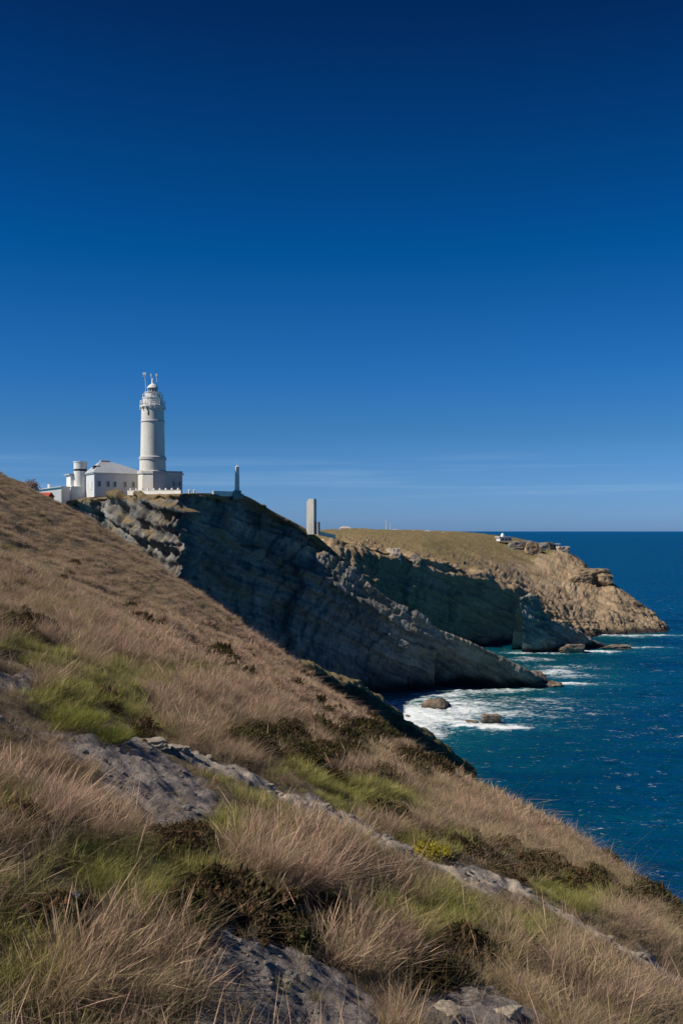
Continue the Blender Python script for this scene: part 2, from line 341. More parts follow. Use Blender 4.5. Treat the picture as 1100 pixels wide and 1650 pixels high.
def ground_hit(px, py):
    u, v = (px - 550) / F, (py - HZ) / F; ys = np.geomspace(1.2, 240, 4000); below = -v * ys < H0(u * ys, ys)
    k = np.argmax(below) if below.any() else np.argmin(-v * ys - H0(u * ys, ys)); return np.array([u * ys[k], ys[k]])
def dist_poly(x, y, pts):
    d = np.full(x.shape, 1e9); tt = np.zeros(x.shape)
    for k in range(len(pts) - 1):
        a, b_ = pts[k], pts[k + 1]; ab = b_ - a; t = np.clip(((x - a[0]) * ab[0] + (y - a[1]) * ab[1]) / (ab @ ab), 0, 1)
        dd = np.hypot(x - a[0] - t * ab[0], y - a[1] - t * ab[1]); tt = np.where(dd < d, k + t, tt); d = np.minimum(d, dd)
    return d, tt
def inside(x, y, pts):
    r = np.zeros(x.shape, bool); n = len(pts)
    for k in range(n):
        (x1, y1), (x2, y2) = pts[k], pts[(k + 1) % n]
        if y1 != y2: r ^= ((y1 > y) != (y2 > y)) & (x < (x2 - x1) * (y - y1) / (y2 - y1) + x1)
    return r
PATHS = [([(0, 1170), (90, 1178), (180, 1200), (260, 1205), (300, 1222), (370, 1252), (440, 1278), (520, 1303), (600, 1346), (680, 1381), (740, 1410), (820, 1432), (900, 1472), (980, 1520), (1100, 1592), (1180, 1650)], 
          [.2, .2, .25, .3, .35, .35, .3, .3, .26, .28, .3, .34, .34, .30, .3, .3])]
PATCH = [[(95, 1192), (150, 1190), (250, 1214), (328, 1262), (352, 1312), (325, 1335), (262, 1345), (215, 1310), (165, 1250), (110, 1215)],
         [(325, 1508), (380, 1505), (460, 1530), (545, 1562), (600, 1605), (620, 1700), (300, 1700), (318, 1600), (345, 1560)],
         [(690, 1598), (740, 1560), (800, 1590), (870, 1640), (880, 1720), (680, 1720)],
         [(-60, 1078), (45, 1080), (60, 1096), (10, 1108), (-60, 1112)]]
PATHS = [(np.array([ground_hit(*p) for p in pp]), np.array(w) * 2.3) for pp, w in PATHS]
PATCH = [np.array([ground_hit(*p) for p in pp]) for pp in PATCH]
def pathmask(x, y):
    m = np.zeros(x.shape)
    for pts, wd in PATHS:
        d, t = dist_poly(x, y, pts); w = np.interp(t, np.arange(len(wd)), wd) * .5; m = np.maximum(m, (1 - sstep(w * .5, w * 1.3, d)) * sstep(2.5, 4.5, t))
    return m
def rockmask(x, y):
    p3 = np.stack([x, y, 0 * x], 1); wn = fbm(p3 * 1.1, 3); m = np.zeros(x.shape)
    for pts, wd in PATHS:
        d, t = dist_poly(x, y, pts); w = np.interp(t, np.arange(len(wd)), wd) * np.where(t > 5, 1.35, 1) * (1 + .9 * wn) * sstep(1.5, 3, t) * .5 + .05
        m = np.maximum(m, 1 - sstep(w * .75, w * 1.35, d))
    for pts in PATCH:
        sgn = np.where(inside(x, y, pts), -1, 1); d, _ = dist_poly(x, y, np.vstack([pts, pts[:1]])); s = sgn * d + .18 * wn
        m = np.maximum(m, 1 - sstep(-.06, .12, s))
    return m
def H(x, y, fine=True, rm=None):
    x = np.asarray(x, float); y = np.asarray(y, float); z = H0(x, y); yy = np.maximum(y, 0); p3 = np.stack([x, y, 0 * x], 1)
    # hummocks, and sheep-track steps running along the contour of the slope
    z = z + (.20 * fbm(p3 * .42 + 5, 3) + .07 * fbm(p3 * 1.5 + 8, 2)) * sstep(4, 9, yy) + sstep(15, 50, yy) * .40 * fbm(p3 * .10 + 40, 3)
    cdir = np.array([-.21, .98]); along = x * cdir[0] + y * cdir[1]; across = x * cdir[1] - y * cdir[0]
    st = np.stack([along * .045, across * .42, 0 * x], 1); z = z + sstep(14, 60, yy) * (.55 * (ridged(st, 3) - .95) * (.5 + .5 * sstep(-.4, .4, noise(p3 * .035 + 3))))
    if rm is None: rm = rockmask(x, y)
    near = 1 - sstep(30, 60, yy)
    z = z + rm * near * .035
    if fine:
        lay = np.stack([x * 1.2, y * 1.2, z * 6], 1)
        z = z + rm * near * (.05 * np.floor(4 * fbm(p3 * np.array([1.5, 2.6, 1]), 3, .6)) / 4 + .045 * np.floor(3 * fbm(p3 * 4.2 + 7, 2)) / 3 + .03 * (ridged(p3 * 3.3, 3) - .9) + .018 * (ridged(p3 * 11, 2) - .7)) + (1 - rm) * .02 * fbm(p3 * 5, 2) * near
    return z
hx = axis(-135, 75, -8, 9, .045, 1.028); hy = axis(-14, 236, 5, 20, .045, 1.0145)
gx, gy = np.meshgrid(hx, hy, indexing='ij'); X, Yv = gx.ravel(), gy.ravel(); RM = rockmask(X, Yv)
Z = H(X, Yv, rm=RM); Z = np.maximum(Z, SEA - 6 + .02 * X)
ero = sstep(2, 9, X - np.interp(Yv, YD, XED) - 2 - .04 * Yv)
def soil_mat():
    m, t, b = mat_new('hillside_soil', .95, .1)
    v = objco(t); n1 = noise_node(t, 2.2, 8, .7, v); n2 = noise_node(t, 14, 6, .7, v); n3 = noise_node(t, .22, 6, .65, v)
    st = noise_node(t, .5, 6, .65, objco(t, (2.0, .12, 1), (0, 0, R(12))))
    litter = ramp(t, [(.32, (.055, .042, .028)), (.48, (.13, .098, .062)), (.62, (.20, .155, .10)), (.75, (.27, .205, .13))]); t.links.new(n1.outputs[0], litter.inputs[0])
    far = ramp(t, [(.38, (.04, .033, .022)), (.47, (.10, .078, .052)), (.56, (.18, .14, .10)), (.68, (.32, .25, .18))])
    sm = N(t, 'ShaderNodeMath', operation='ADD'); t.links.new(n3.outputs[0], sm.inputs[0]); t.links.new(st.outputs[0], sm.inputs[1])
    hm = N(t, 'ShaderNodeMath', operation='MULTIPLY'); t.links.new(sm.outputs[0], hm.inputs[0]); hm.inputs[1].default_value = .5; t.links.new(hm.outputs[0], far.inputs[0])
    fd = attr(t, 'far'); c = mixrgb(t, fd.outputs['Fac'], litter.outputs[0], far.outputs[0])
    rk = ramp(t, [(.30, (.10, .095, .10)), (.45, (.19, .165, .155)), (.58, (.31, .265, .24)), (.70, (.50, .43, .36))])
    s2 = N(t, 'ShaderNodeMath', operation='MULTIPLY_ADD'); t.links.new(n2.outputs[0], s2.inputs[0]); s2.inputs[1].default_value = .55
    s3 = N(t, 'ShaderNodeMath', operation='MULTIPLY'); t.links.new(n1.outputs[0], s3.inputs[0]); s3.inputs[1].default_value = .45; t.links.new(s3.outputs[0], s2.inputs[2]); t.links.new(s2.outputs[0], rk.inputs[0])
    du = attr(t, 'dust'); dm = N(t, 'ShaderNodeMath', operation='MULTIPLY'); t.links.new(du.outputs['Fac'], dm.inputs[0]); dr = ramp(t, [(.35, (.15, .15, .15)), (.6, (1, 1, 1))]); t.links.new(n1.outputs[0], dr.inputs[0]); t.links.new(dr.outputs[0], dm.inputs[1])
    rkd = mixrgb(t, dm.outputs[0], rk.outputs[0], (.52, .43, .35))
    ra = attr(t, 'rock'); c = mixrgb(t, ra.outputs['Fac'], c, rkd); t.links.new(c, b.inputs['Base Color'])
    bump(t, b, n2.outputs[0], 1.0, .06)
    return m
o = link('hillside', mesh_np('hillside', np.stack([X, Yv, Z], 1), grid_faces(len(hx), len(hy)), soil_mat(), True,
         {'rock': np.maximum(RM * (1 - sstep(40, 70, Yv)), ero), 'far': sstep(20, 60, Yv), 'dust': pathmask(X, Yv)})); tag(o, kind='structure')

# ------------------------------------------------------------------ cliffs and headlands
def layers(L, seed, edge=.72):
    """one random offset per bed with a sharp ledge between neighbours"""
    i = np.floor(L); f = L - i; h = lambda k: 2 * np.modf(np.abs(np.sin(k * 12.9898 + seed * 78.233) * 43758.5453))[0] - 1
    return h(i) + (h(i + 1) - h(i)) * sstep(edge, 1, f)
def flowcols(g, amp_bed, amp_col, amp_big, bedT, seed, keep, dip=27., fine=.3):
    """displace a lofted cliff along its normals: dipping beds with ledges, cross joints, broad buttresses"""
    n = vnormals(g); p = g.reshape(-1, 3); nn = n.reshape(-1, 3)
    c, s_ = math.cos(R(dip)), math.sin(R(dip)); bedc = p[:, 2] * c + p[:, 0] * s_ + .05 * p[:, 1]; strike = p[:, 0] * c - p[:, 2] * s_ + .6 * p[:, 1]
    warp = fbm(p * .022 + seed, 3) * 2.2; b = bedc + warp; jit = noise(p * .06 + seed * 2)
    lay = 1.25 * layers(b / bedT + .6 * jit, seed) + .55 * layers((b + 1.5 * jit) / (bedT * .37), seed + 3) + .14 * layers((b + .8 * jit) / (bedT * .14), seed + 5, .6)
    jb = strike + 2.5 * fbm(p * .05 + seed + 9, 2) + 3.0 * layers(b / (bedT * .5), seed + 8)
    joint = .6 * layers(jb / 5.5, seed + 11, .8) + .35 * layers(jb / 2.0, seed + 12, .75)
    col = ridged(p * [.13, .13, .02] + seed, 4, .55) - .9
    big = fbm(p * .028 + seed * 3, 3)
    steep = np.clip(1 - nn[:, 2], .05, 1)
    d = (amp_bed * (lay + .85 * joint) + amp_col * col + amp_big * big + fine * (ridged(p * .5 + seed, 3, .55) - .9)) * keep.ravel() * (.25 + .75 * steep)
    return (p + nn * d[:, None]).reshape(g.shape), nn
def W0(px, py): x, y = seaP(px, py); return np.array([x, y, SEA])
NU = 900
crest = [(36, 812, 262), (118, 806, 260), (176, 800, 257), (235, 797, 242), (288, 796, 232), (330, 796, 254), (395, 799, 272), (440, 824, 280), (505, 860, 284), (560, 905, 286), (620, 960, 288), (700, 1010, 291.5), (780, 1046, 295), (850, 1083, 298), (893, 1104, 303)]
base = [(-86, 254, -20), (-69, 254, -30), (-59.5, 251.5, -38), (-46.5, 232, -44), (-34, 224, -47), (-29, 245, -47), (-19.5, 261, -47), (-11, 271, -47), (-1, 278, -47), (6, 286, -47), (13.2, 292, -47), (27.5, 298, -47), (42.5, 300.5, -47), (55.5, 302.5, -47), (65.6, 305.5, -47.5)]
rows = []
for k, (c, b_) in enumerate(zip(crest, base)):
    C = P(*c); B = np.array(b_, float)
    if k <= 8: 
        if k < 5: back1 = C + np.array([3, 40, 1.6]); back0 = C + np.array([10, 200, -2.0])
        else: back1 = C * ((C[1] + 40) / C[1]) - np.array([0, 0, 1.2]); back0 = C * ((C[1] + 200) / C[1]) - np.array([0, 0, 8.0 if k < 8 else 5]) 
    else: back1 = C + np.array([5, 6, -12 - .2 * (C[2] + 50)]); back0 = C + np.array([10, 12, -60])
    back1[2] = max(back1[2], -54) 
    ed = C + (back1 - C) * .05
    m1 = C + (B - C) * [.10, .10, .22]; m2 = C + (B - C) * [.30, .30, .50]; m3 = C + (B - C) * [.62, .62, .80]
    if k >= 10: m1, m2, m3 = C + (B - C) * .25, C + (B - C) * .5, C + (B - C) * .75
    dn = B + (B - C) * .12; dn[2] = SEA - 7
    rows.append([back0, back1, ed, C, m1, m2, m3, B, dn])
g = loft(rows, NU, 260)
nvp = 260; vparam = np.linspace(0, 8, nvp); keepv = sstep(2.3, 3.2, vparam); up_ = np.linspace(0, 14, NU)[:, None]; keep = np.maximum(np.tile(keepv, (NU, 1)) + .015, sstep(8.2, 9.0, up_))
prow = sstep(1.3, 2.2, up_) * (1 - sstep(4.1, 4.6, up_)) + 0 * vparam[None]
g2, nn = flowcols(g, 2.0 - .5 * prow.ravel() - .8 * np.repeat(sstep(7.4, 8.6, up_[:, 0]), nvp), .35 + 1.7 * prow.ravel(), 1.7 - .8 * prow.ravel(), 6.0, 2.0, keep)
ar = np.exp(-((up_ - 4.0) / .45) ** 2); zq = np.stack([0 * g2[..., 2], 0 * g2[..., 2], g2[..., 2] * .13], -1).reshape(-1, 3)
g2[..., 0] += ar * 2.4 * fbm(zq, 4, .6).reshape(g2.shape[:2]) * keep; g2[..., 1] -= ar * 2.0 * fbm(zq + 7, 4, .6).reshape(g2.shape[:2]) * keep
# the hollow at the seaward end of the long face
hol = sstep(27.5, 29.5, g2[..., 0]) * (1 - sstep(36, 50, g2[..., 0])) * (1 - sstep(-40, -33.5, g2[..., 2] + .12 * (g2[..., 0] - 30)))
g2[..., 1] += 5.5 * hol * keep; g2[..., 0] -= 1.5 * hol * keep
n2 = vnormals(g2).reshape(-1, 3)
p = g2.reshape(-1, 3)
def cover(n2, p, lo=.55, hi=.85): return sstep(lo, hi, n2[:, 2])
up = np.sign(np.median(n2[:, 2])); n2 = n2 * up
upar = np.repeat(np.linspace(0, 14, NU), nvp)
veg = np.maximum(cover(n2, p) * sstep(-20, 0, p[:, 2]) * 1.0, (1 - sstep(3.05, 3.35, np.tile(vparam, NU))) * sstep(9.2, 8.0, upar) if False else (1 - sstep(3.05, 3.35, np.tile(vparam, NU))) * (1 - sstep(8.0, 9.2, upar)))
wet = 1 - sstep(SEA + 1.0, SEA + 4.5, p[:, 2] + 1.2 * noise(p * .2))
fc = grid_faces(NU, nvp); fc = fc if up > 0 else fc[:, ::-1]
o = link('headland', mesh_np('headland', p, fc, M['cliff'], False, {'veg': veg, 'wet': wet})); tag(o, kind='structure')

# far headland: dark cove cliff on the left, sunlit tan slope on the right
fr_rows = [
 [(440, 858, 900), (450, 857, 600), (455, 862, 470), (462, 872, 415), (470, 900, 405), (480, 980, 397)],
 [(520, 856, 900), (530, 855, 600), (535, 861, 480), (540, 870, 405), (548, 905, 396), (560, 985, 388)],
 [(560, 854, 900), (570, 854, 600), (575, 862, 485), (580, 875, 405), (592, 930, 398), (604, 1000, 392)],
 [(620, 855, 900), (625, 856, 600), (622, 868, 495), (618, 888, 412), (632, 950, 405), (646, 1015, 398)],
 [(690, 857, 900), (692, 858, 600), (690, 874, 505), (686, 902, 424), (700, 965, 417), (714, 1022, 410)],
 [(755, 859, 900), (758, 862, 600), (756, 886, 520), (752, 920, 438), (764, 985, 431), (778, 1030, 424)],
 [(815, 866, 900), (822, 870, 590), (818, 900, 530), (812, 942, 452), (822, 1000, 445), (832, 1036, 437)],
 [(850, 876, 800), (858, 877, 575), (856, 920, 525), (852, 968, 460), (858, 1008, 452), (868, 1036, 443)],
 [(885, 884, 700), (895, 888, 560), (893, 935, 520), (884, 985, 466), (892, 1012, 457), (904, 1034, 448)],
 [(920, 900, 640), (930, 905, 550), (925, 950, 515), (920, 1000, 474), (928, 1017, 466), (938, 1032, 456)],
 [(955, 925, 600), (968, 934, 540), (962, 968, 510), (958, 1000, 488), (962, 1012, 484), (968, 1024, 478)],
 [(985, 940, 580), (990, 942, 530), (992, 970, 508), (994, 998, 493), (997, 1010, 489), (1000, 1022, 484)],
 [(1025, 968, 560), (1030, 972, 522), (1032, 988, 508), (1033, 1002, 498), (1035, 1012, 493), (1036, 1021, 487)],
 [(1052, 988, 540), (1058, 993, 515), (1059, 1002, 508), (1059, 1009, 500), (1061, 1015, 496), (1062, 1021, 489)],
 [(1074, 1018, 515), (1076, 1019, 508), (1076, 1020, 504), (1076, 1021, 499), (1077, 1022, 496), (1078, 1024, 489)]]
rows = []
for k_, r in enumerate(fr_rows):
    over = (0, 0, 0, 0, 7, 12); pts = [P(c[0], c[1], (c[2] + (over[q_] if 1 < k_ < 9 else 0)) * .94) for q_, c in enumerate(r)]; pts.insert(3, pts[3] + (pts[2] - pts[3]) * .07); dn = pts[-1] + np.array([1.5, -4, 0]); dn[2] = SEA - 6
    zb = pts[-1].copy()
    if zb[2] > SEA: q1 = zb + np.array([1.0, -2.0, 0]); q1[2] = SEA
    else: q1 = zb + np.array([.8, -2, -1.5])
    rows.append(pts + [q1, dn])
g = loft(rows, 520, 200); vparam = np.linspace(0, 8, 200)
keep = np.tile(.32 + .68 * sstep(1.6, 3.2, vparam), (520, 1)); upar = np.linspace(0, 14, 520)[:, None]
keep = keep * (1 - .2 * sstep(8.5, 10, upar)); keep = np.maximum(keep, .85 * sstep(6.0, 8.5, upar) * sstep(.7, 1.3, vparam)[None])
g2, nn = flowcols(g, 1.35 + .05 * (1 - sstep(7.8, 9, np.repeat(upar[:, 0], 200))), .8, 1.6, 5.0, 5.0, keep, 12.)
n2 = vnormals(g2).reshape(-1, 3); up = np.sign(np.median(n2[:, 2])); n2 = n2 * up; p = g2.reshape(-1, 3)
veg = sstep(.80, .95, n2[:, 2]) * sstep(-30, -6, p[:, 2]) * (1 - .75 * sstep(6.5, 9, np.repeat(upar[:, 0], 200)))
wet = 1 - sstep(SEA + .8, SEA + 3.6, p[:, 2] + 1.2 * noise(p * .2))
fc = grid_faces(520, 200); fc = fc if up > 0 else fc[:, ::-1]
o = link('far_headland', mesh_np('far_headland', p, fc, M['tan'], False, {'veg': veg, 'wet': wet})); tag(o, kind='structure')

# low broken point that carries the cove cliff out to the right
rp_ = [((838, 962, 378), (842, 1052)), ((853, 960, 379), (856, 1052)), ((872, 972, 381), (872, 1052)), ((886, 1001, 384), (888, 1051)), ((906, 1002, 388), (908, 1049)), ((933, 1018, 394), (936, 1046)), ((956, 1034, 400), (958, 1044)), ((974, 1043, 404), (977, 1043))]
rows = []
for c, b_ in rp_:
    C = P(*c); x_, y_ = seaP(*b_); B = np.array([x_, y_, SEA]); B[1] = max(B[1], C[1] - 9)
    rows.append([C + np.array([-1, 20, -30.]), C + np.array([0, 7, -3.5]), C + np.array([.1, 1.2, -.2]), C, C + (B - C) * [.3, .15, .3], C + (B - C) * [.7, .5, .7], B, B + np.array([.5, -2, -5.])])
g = loft(rows, 260, 110); vp = np.linspace(0, 7, 110)
g2, nn = flowcols(g, 1.0, .6, .9, 3.2, 14.0, np.tile(sstep(.3, 1.5, vp), (260, 1)), 24., .4)
p = g2.reshape(-1, 3)
o = link('rocky_point', mesh_np('rocky_point', p, grid_faces(260, 110), M['cliff'], False, {'veg': 0 * p[:, 0], 'wet': 1 - sstep(SEA + .8, SEA + 3.0, p[:, 2] + 1.0 * noise(p * .25))})); tag(o, kind='structure')

# grassy spur with a scarp coloured dark for its shade, between the hillside and the cove
sp = [(480, 1068, 90), (515, 1086, 91), (555, 1102, 93), (590, 1119, 95), (625, 1144, 97), (655, 1168, 99), (700, 1195, 101), (740, 1223, 103), (766, 1244, 104), (776, 1262, 104)]
rows = []
for k, c in enumerate(sp):
    C = P(*c); h = 1.0
    rows.append([C + np.array([3, 16, -24.]), C + np.array([0, 7, -4.]), C + np.array([0, 1.2, -.1]), C, C + np.array([.5, -.5, -1.3]), C + np.array([1.0, -1.0, -4.]), C + np.array([3., -3., -14.])])
g = loft(rows, 160, 60); vp = np.linspace(0, 6, 60)
g2, nn = flowcols(g, .3, .2, .4, 1.6, 8.0, np.tile(sstep(.2, 1., vp) * .8 + .1, (160, 1)))
n2 = vnormals(g2).reshape(-1, 3); up = np.sign(np.median(n2[:, 2])); up = up or 1; p = g2.reshape(-1, 3)
veg = (1 - sstep(3.1, 3.5, np.tile(vp, 160))) * 1.0
fc = grid_faces(160, 60)
o = link('coastal_spur', mesh_np('coastal_spur', p, fc, M['scarp'], False, {'veg': veg, 'wet': 0 * veg})); tag(o, kind='structure')

# ------------------------------------------------------------------ rocks
def rock_mesh(name, seed, mat, size, sub=4, rough=.35, flat=1.0, blocky=.0):
    bm = bmesh.new(); bmesh.ops.create_icosphere(bm, subdivisions=sub, radius=1)
    v = np.array([x.co[:] for x in bm.verts])
    rr = np.random.default_rng(seed * 13 + 1); npl = 26 - int(10 * blocky)
    nn_ = rr.normal(size=(npl, 3)); nn_ /= np.linalg.norm(nn_, axis=1)[:, None]
    if blocky: nn_ = np.concatenate([nn_[:8 + int(6 * (1 - blocky))], np.array([[1, .1, 0], [-1, 0, .1], [0, 1, .1], [.1, -1, 0], [0, .1, 1], [0, 0, -1]], float)])
    dd = rr.uniform(.62, 1.0, len(nn_)); rad = np.min(np.where(v @ nn_.T > .12, dd / np.maximum(v @ nn_.T, .12), 9), axis=1).clip(.3, 1.45)
    v = v * rad[:, None]
    d = rough * (ridged(v * 1.6 + seed * 7.7, 4, .55) - .8); lay = rough * .25 * (np.abs(noise(v * [.6, .6, 4.5] + seed)) - .2)
    v = v * (1 + d * .32 + lay)[:, None] * np.array(size)
    for x, c in zip(bm.verts, v): x.co = c
    me = bpy.data.meshes.new(name); bm.to_mesh(me); bm.free()
    a = me.attributes.new('wet', 'FLOAT', 'POINT'); zz = v[:, 2]
    a.data.foreach_set('value', (.85 * (1 - sstep(-.1, .35, zz / size[2])) if mat in (M['searock'],) else 0 * zz).astype(np.float32))
    me.materials.append(mat); return me
def rock(name, label, cat, loc, size, seed, mat, rz=0, group=None, **kw):
    o = link(name, rock_mesh(name, seed, mat, size, **kw), None, loc); o.rotation_euler = (0, 0, rz); return tag(o, label, cat, group)
def sea_rock(label, px, py, size, seed, **kw):
    x, y = seaP(px, py); size = tuple(c * .86 for c in size); rock('sea_rock', label, 'rock', (x, y, SEA + size[2] * kw.pop('lift', .2)), size, seed, M['searock'], **kw)
sea_rock('pointed brown rock standing in white surf below the dark cliff', 703, 1141, (5.0, 3.6, 3.2), 1, rz=.4)
sea_rock('square brown rock block rising from the surf, farthest out in the cove', 788, 1166, (3.4, 2.6, 2.0), 2, blocky=.6, lift=.35)
sea_rock('low flat dark rock awash just left of the square brown block', 757, 1166, (2.8, 1.8, .9), 3)
sea_rock('small dark rock in the foam beside the grassy spur', 657, 1157, (1.3, 1.1, .9), 4, sub=3)
sea_rock('tiny dark rock in the foam in the innermost corner of the cove', 638, 1140, (1.0, .9, .7), 5, sub=3)
sea_rock('brown rock at the seaward foot of the long dark cliff', 865, 1105, (5.5, 4.5, 5.0), 6, rz=.3)
sea_rock('low dark wedge of rock trailing out from the cliff foot into the waves', 886, 1106, (4.6, 3, 1.6), 7)
sea_rock('reddish reef of low rock off the far headland', 993, 1045, (8.0, 4.5, 2.0), 8, blocky=.3)
sea_rock('reddish low rock at the water below the dark rocky point', 922, 1052, (6.5, 3.6, 3.4), 9, blocky=.2)
def land_rock(label, px, py, Y, size, seed, mat='tan', **kw):
    size = tuple(c * 1.05 for c in size); rock('outcrop', label, 'outcrop', P(px, py, Y * .94) - np.array([0, 0, size[2] * .12]), size, seed, M[mat], **kw)
land_rock('craggy tan outcrop with dark clefts on the brow of the far headland', 955, 930, 535, (9, 6, 5.5), 14, blocky=.6)
land_rock('overhanging tan boulder at the seaward end of the brow', 973, 934, 530, (4.5, 4, 4), 15, blocky=.4)
land_rock('square tan crag just left of the craggy brow outcrop', 930, 928, 530, (6, 5, 4.5), 16, blocky=.7)
land_rock('dark broken crag on the skyline below the low white building', 838, 882, 560, (7, 5, 3.8), 17, 'cliff', blocky=.6)
land_rock('pale square block of rock beside the dark skyline crag', 858, 886, 552, (4.5, 4, 4.2), 18, blocky=.8)
land_rock('large dark crag at the seaward end of the skyline', 878, 883, 560, (6.5, 5, 4.6), 19, 'cliff', blocky=.6)
land_rock('pale slab of rock leaning at the tip of the skyline crags', 904, 886, 560, (5, 4, 2.8), 20, 'pale_rock', blocky=.6)
land_rock('pale grey crag at the rim of the dark cove cliff', 636, 896, 416, (3.0, 3, 4.0), 21, 'pale_rock', blocky=.5)
land_rock('small pale crag right of the notch in the cove rim', 668, 902, 420, (2.2, 2.4, 2.8), 22, 'cliff', blocky=.5)

# ------------------------------------------------------------------ lighthouse
LY = 262.0
def zz(py, Y=LY): return (HZ - py) / F * Y
def mpx(n, Y=LY): return n / F * Y
lx = (246 - 550) / F * LY; z0 = zz(794)
LH = thing('lighthouse', 'tall white stone lighthouse with a gallery and glazed lantern on the cliff top', 'lighthouse', (lx, LY, z0))
A8 = R(-90 + 12)
def hh(py): return zz(py) - z0
m = MB(); m.lathe([(3.8, 0), (3.8, hh(767)), (3.65, hh(765))], 8, a0=A8, smooth=False).build('plinth', M['stone'], LH)
m = MB(); m.lathe([(3.85, hh(765)), (4.0, hh(764)), (4.0, hh(760)), (3.5, hh(758.5))], 8, a0=A8, smooth=False).build('cornice', M['stone2'], LH)
m = MB(); m.lathe([(3.42, hh(758.5)), (3.36, hh(742))], 40).build('base_drum', M['stone'], LH)
m = MB(); m.lathe([(3.4, hh(742)), (3.56, hh(741)), (3.56, hh(737)), (3.16, hh(735.5))], 40).build('string_course', M['stone2'], LH)
m = MB(); m.lathe([(3.18, hh(735.5)), (3.02, hh(681))], 40).build('shaft', M['stone'], LH)
m = MB(); m.lathe([(3.02, hh(681)), (3.18, hh(680.4)), (3.18, hh(678.6)), (3.0, hh(678))], 40).build('string_course', M['stone2'], LH)
m = MB(); m.lathe([(2.98, hh(678)), (2.94, hh(660))], 40).build('upper_shaft', M['stone'], LH)
m = MB(); m.lathe([(2.92, hh(660)), (3.3, hh(657.5)), (3.42, hh(656.5)), (3.42, hh(654)), (3.2, hh(653.6))], 16, smooth=False)
for k in range(16):
    a = 2*math.pi*k/16; m.box((3.1*math.cos(a), 3.1*math.sin(a), hh(658.6)), (.7, .25, .45), a)
m.build('gallery', M['white'], LH)
m = MB(); m.lathe([(2.6, hh(653.6)), (2.6, hh(643)), (2.75, hh(642.4)), (2.75, hh(641))], 16, smooth=False).build('watch_room', M['white'], LH)
rl = MB()
for k in range(16):
    a = 2*math.pi*k/16; b2 = 2*math.pi*(k+1)/16
    rl.tube((3.3*math.cos(a), 3.3*math.sin(a), hh(653.6)), (3.3*math.cos(a), 3.3*math.sin(a), hh(646.5)), .07, 6)
    for zt in (hh(646.5), hh(650)): rl.tube((3.3*math.cos(a), 3.3*math.sin(a), zt), (3.3*math.cos(b2), 3.3*math.sin(b2), zt), .07, 6)
rl.build('railing', M['white'], LH)
m = MB(); m.lathe([(2.05, hh(641)), (2.05, hh(633.5)), (2.2, hh(633)), (2.2, hh(632.2))], 16, smooth=False).build('lantern_base', M['white'], LH)
rl = MB()
for k in range(12):
    a = 2*math.pi*k/12; b2 = 2*math.pi*(k+1)/12; r_ = 2.62
    rl.tube((r_*math.cos(a), r_*math.sin(a), hh(641)), (r_*math.cos(a), r_*math.sin(a), hh(635.5)), .05, 6); rl.tube((r_*math.cos(a), r_*math.sin(a), hh(635.5)), (r_*math.cos(b2), r_*math.sin(b2), hh(635.5)), .05, 6)
rl.build('upper_railing', M['white'], LH)
lt = MB().lathe([(1.25, hh(632.2)), (1.25, hh(625.5))], 12, smooth=False).build('lantern', M['glass'], LH)
fr = MB()
for k in range(12):
    a = 2*math.pi*k/12; fr.tube((1.27*math.cos(a), 1.27*math.sin(a), hh(632.2)), (1.27*math.cos(a), 1.27*math.sin(a), hh(625.5)), .06, 5)
fr.build('glazing_bar', M['white'], lt)
m = MB(); m.lathe([(1.5, hh(625.5)), (1.45, hh(624.6)), (1.1, hh(621.5)), (.55, hh(619)), (.28, hh(617.5)), (.22, hh(612)), (.06, hh(609))], 20).build('dome', M['white'], LH)
for (dx, top, r_) in ((-2.1, 601, .55), (-.35, 603, .25), (1.1, 603, .3)):
    a = MB(); a.tube((dx*.85, .3, hh(640)), (dx, .3, hh(top)), .07, 6); a.box((dx - .1, .3, hh(top + 1.2)), (r_*1.6, .35, .75), 0, .08)
    a.tube((dx - r_, .3, hh(top + 5)), (dx + r_, .3, hh(top + 5)), .06, 6); a.build('antenna', M['white'], LH)
for (py, s) in ((668, .5), (706, .6), (750, .7)):
    a = R(-90 - 11); r_ = 2.86
    MB().box((r_*math.cos(a), r_*math.sin(a), hh(py)), (.24, s*.8, s*1.9), a).build('window', M['dark'], LH)

# block round the foot of the tower, keeper's house, turret house, outbuildings
def pxX(px, Y): return (px - 550) / F * Y
RZ = R(33)
def rot_at(px, Y, zpy): return (pxX(px, Y), Y, zz(zpy, Y))
B1 = thing('annex_building', 'grey flat roofed stone block at the right foot of the lighthouse', 'building', rot_at(272, 266, 796), R(30))
hA = zz(766, 266) - zz(796, 266)
MB().box((-.5, 0, hA/2), (6.2, 6.4, hA)).build('wall', M['stone2'], B1)
MB().box((-.5, 0, hA + .2), (6.8, 7.0, .4)).build('cornice', M['stone'], B1)
MB().box((-.5, 0, hA + .7), (6.3, 6.5, .6)).build('parapet', M['stone2'], B1)
for dx in (-2.2, .2, 1.8): 
    w = MB().box((dx, -3.21, hA*.52), (.8, .12, 1.5)).build('window', M['white'], B1); MB().box((dx, -3.25, hA*.52), (.6, .1, 1.25)).build('pane', M['glass'], w)
B2 = thing('keepers_house', 'long grey rendered house with a pale hipped roof left of the lighthouse', 'house', rot_at(189, 266, 802), RZ)
e = zz(765, 266) - zz(802, 266); rg = zz(743.5, 266) - zz(802, 266); w2, d2 = 7.5, 3.4
MB().box((0, 0, e/2), (2*w2, 2*d2, e)).build('wall', M['render'], B2)
MB().box((0, 0, e + .1), (2*w2 + .7, 2*d2 + .7, .22)).build('eaves', M['white'], B2)
o_ = .5; zr = e + .21
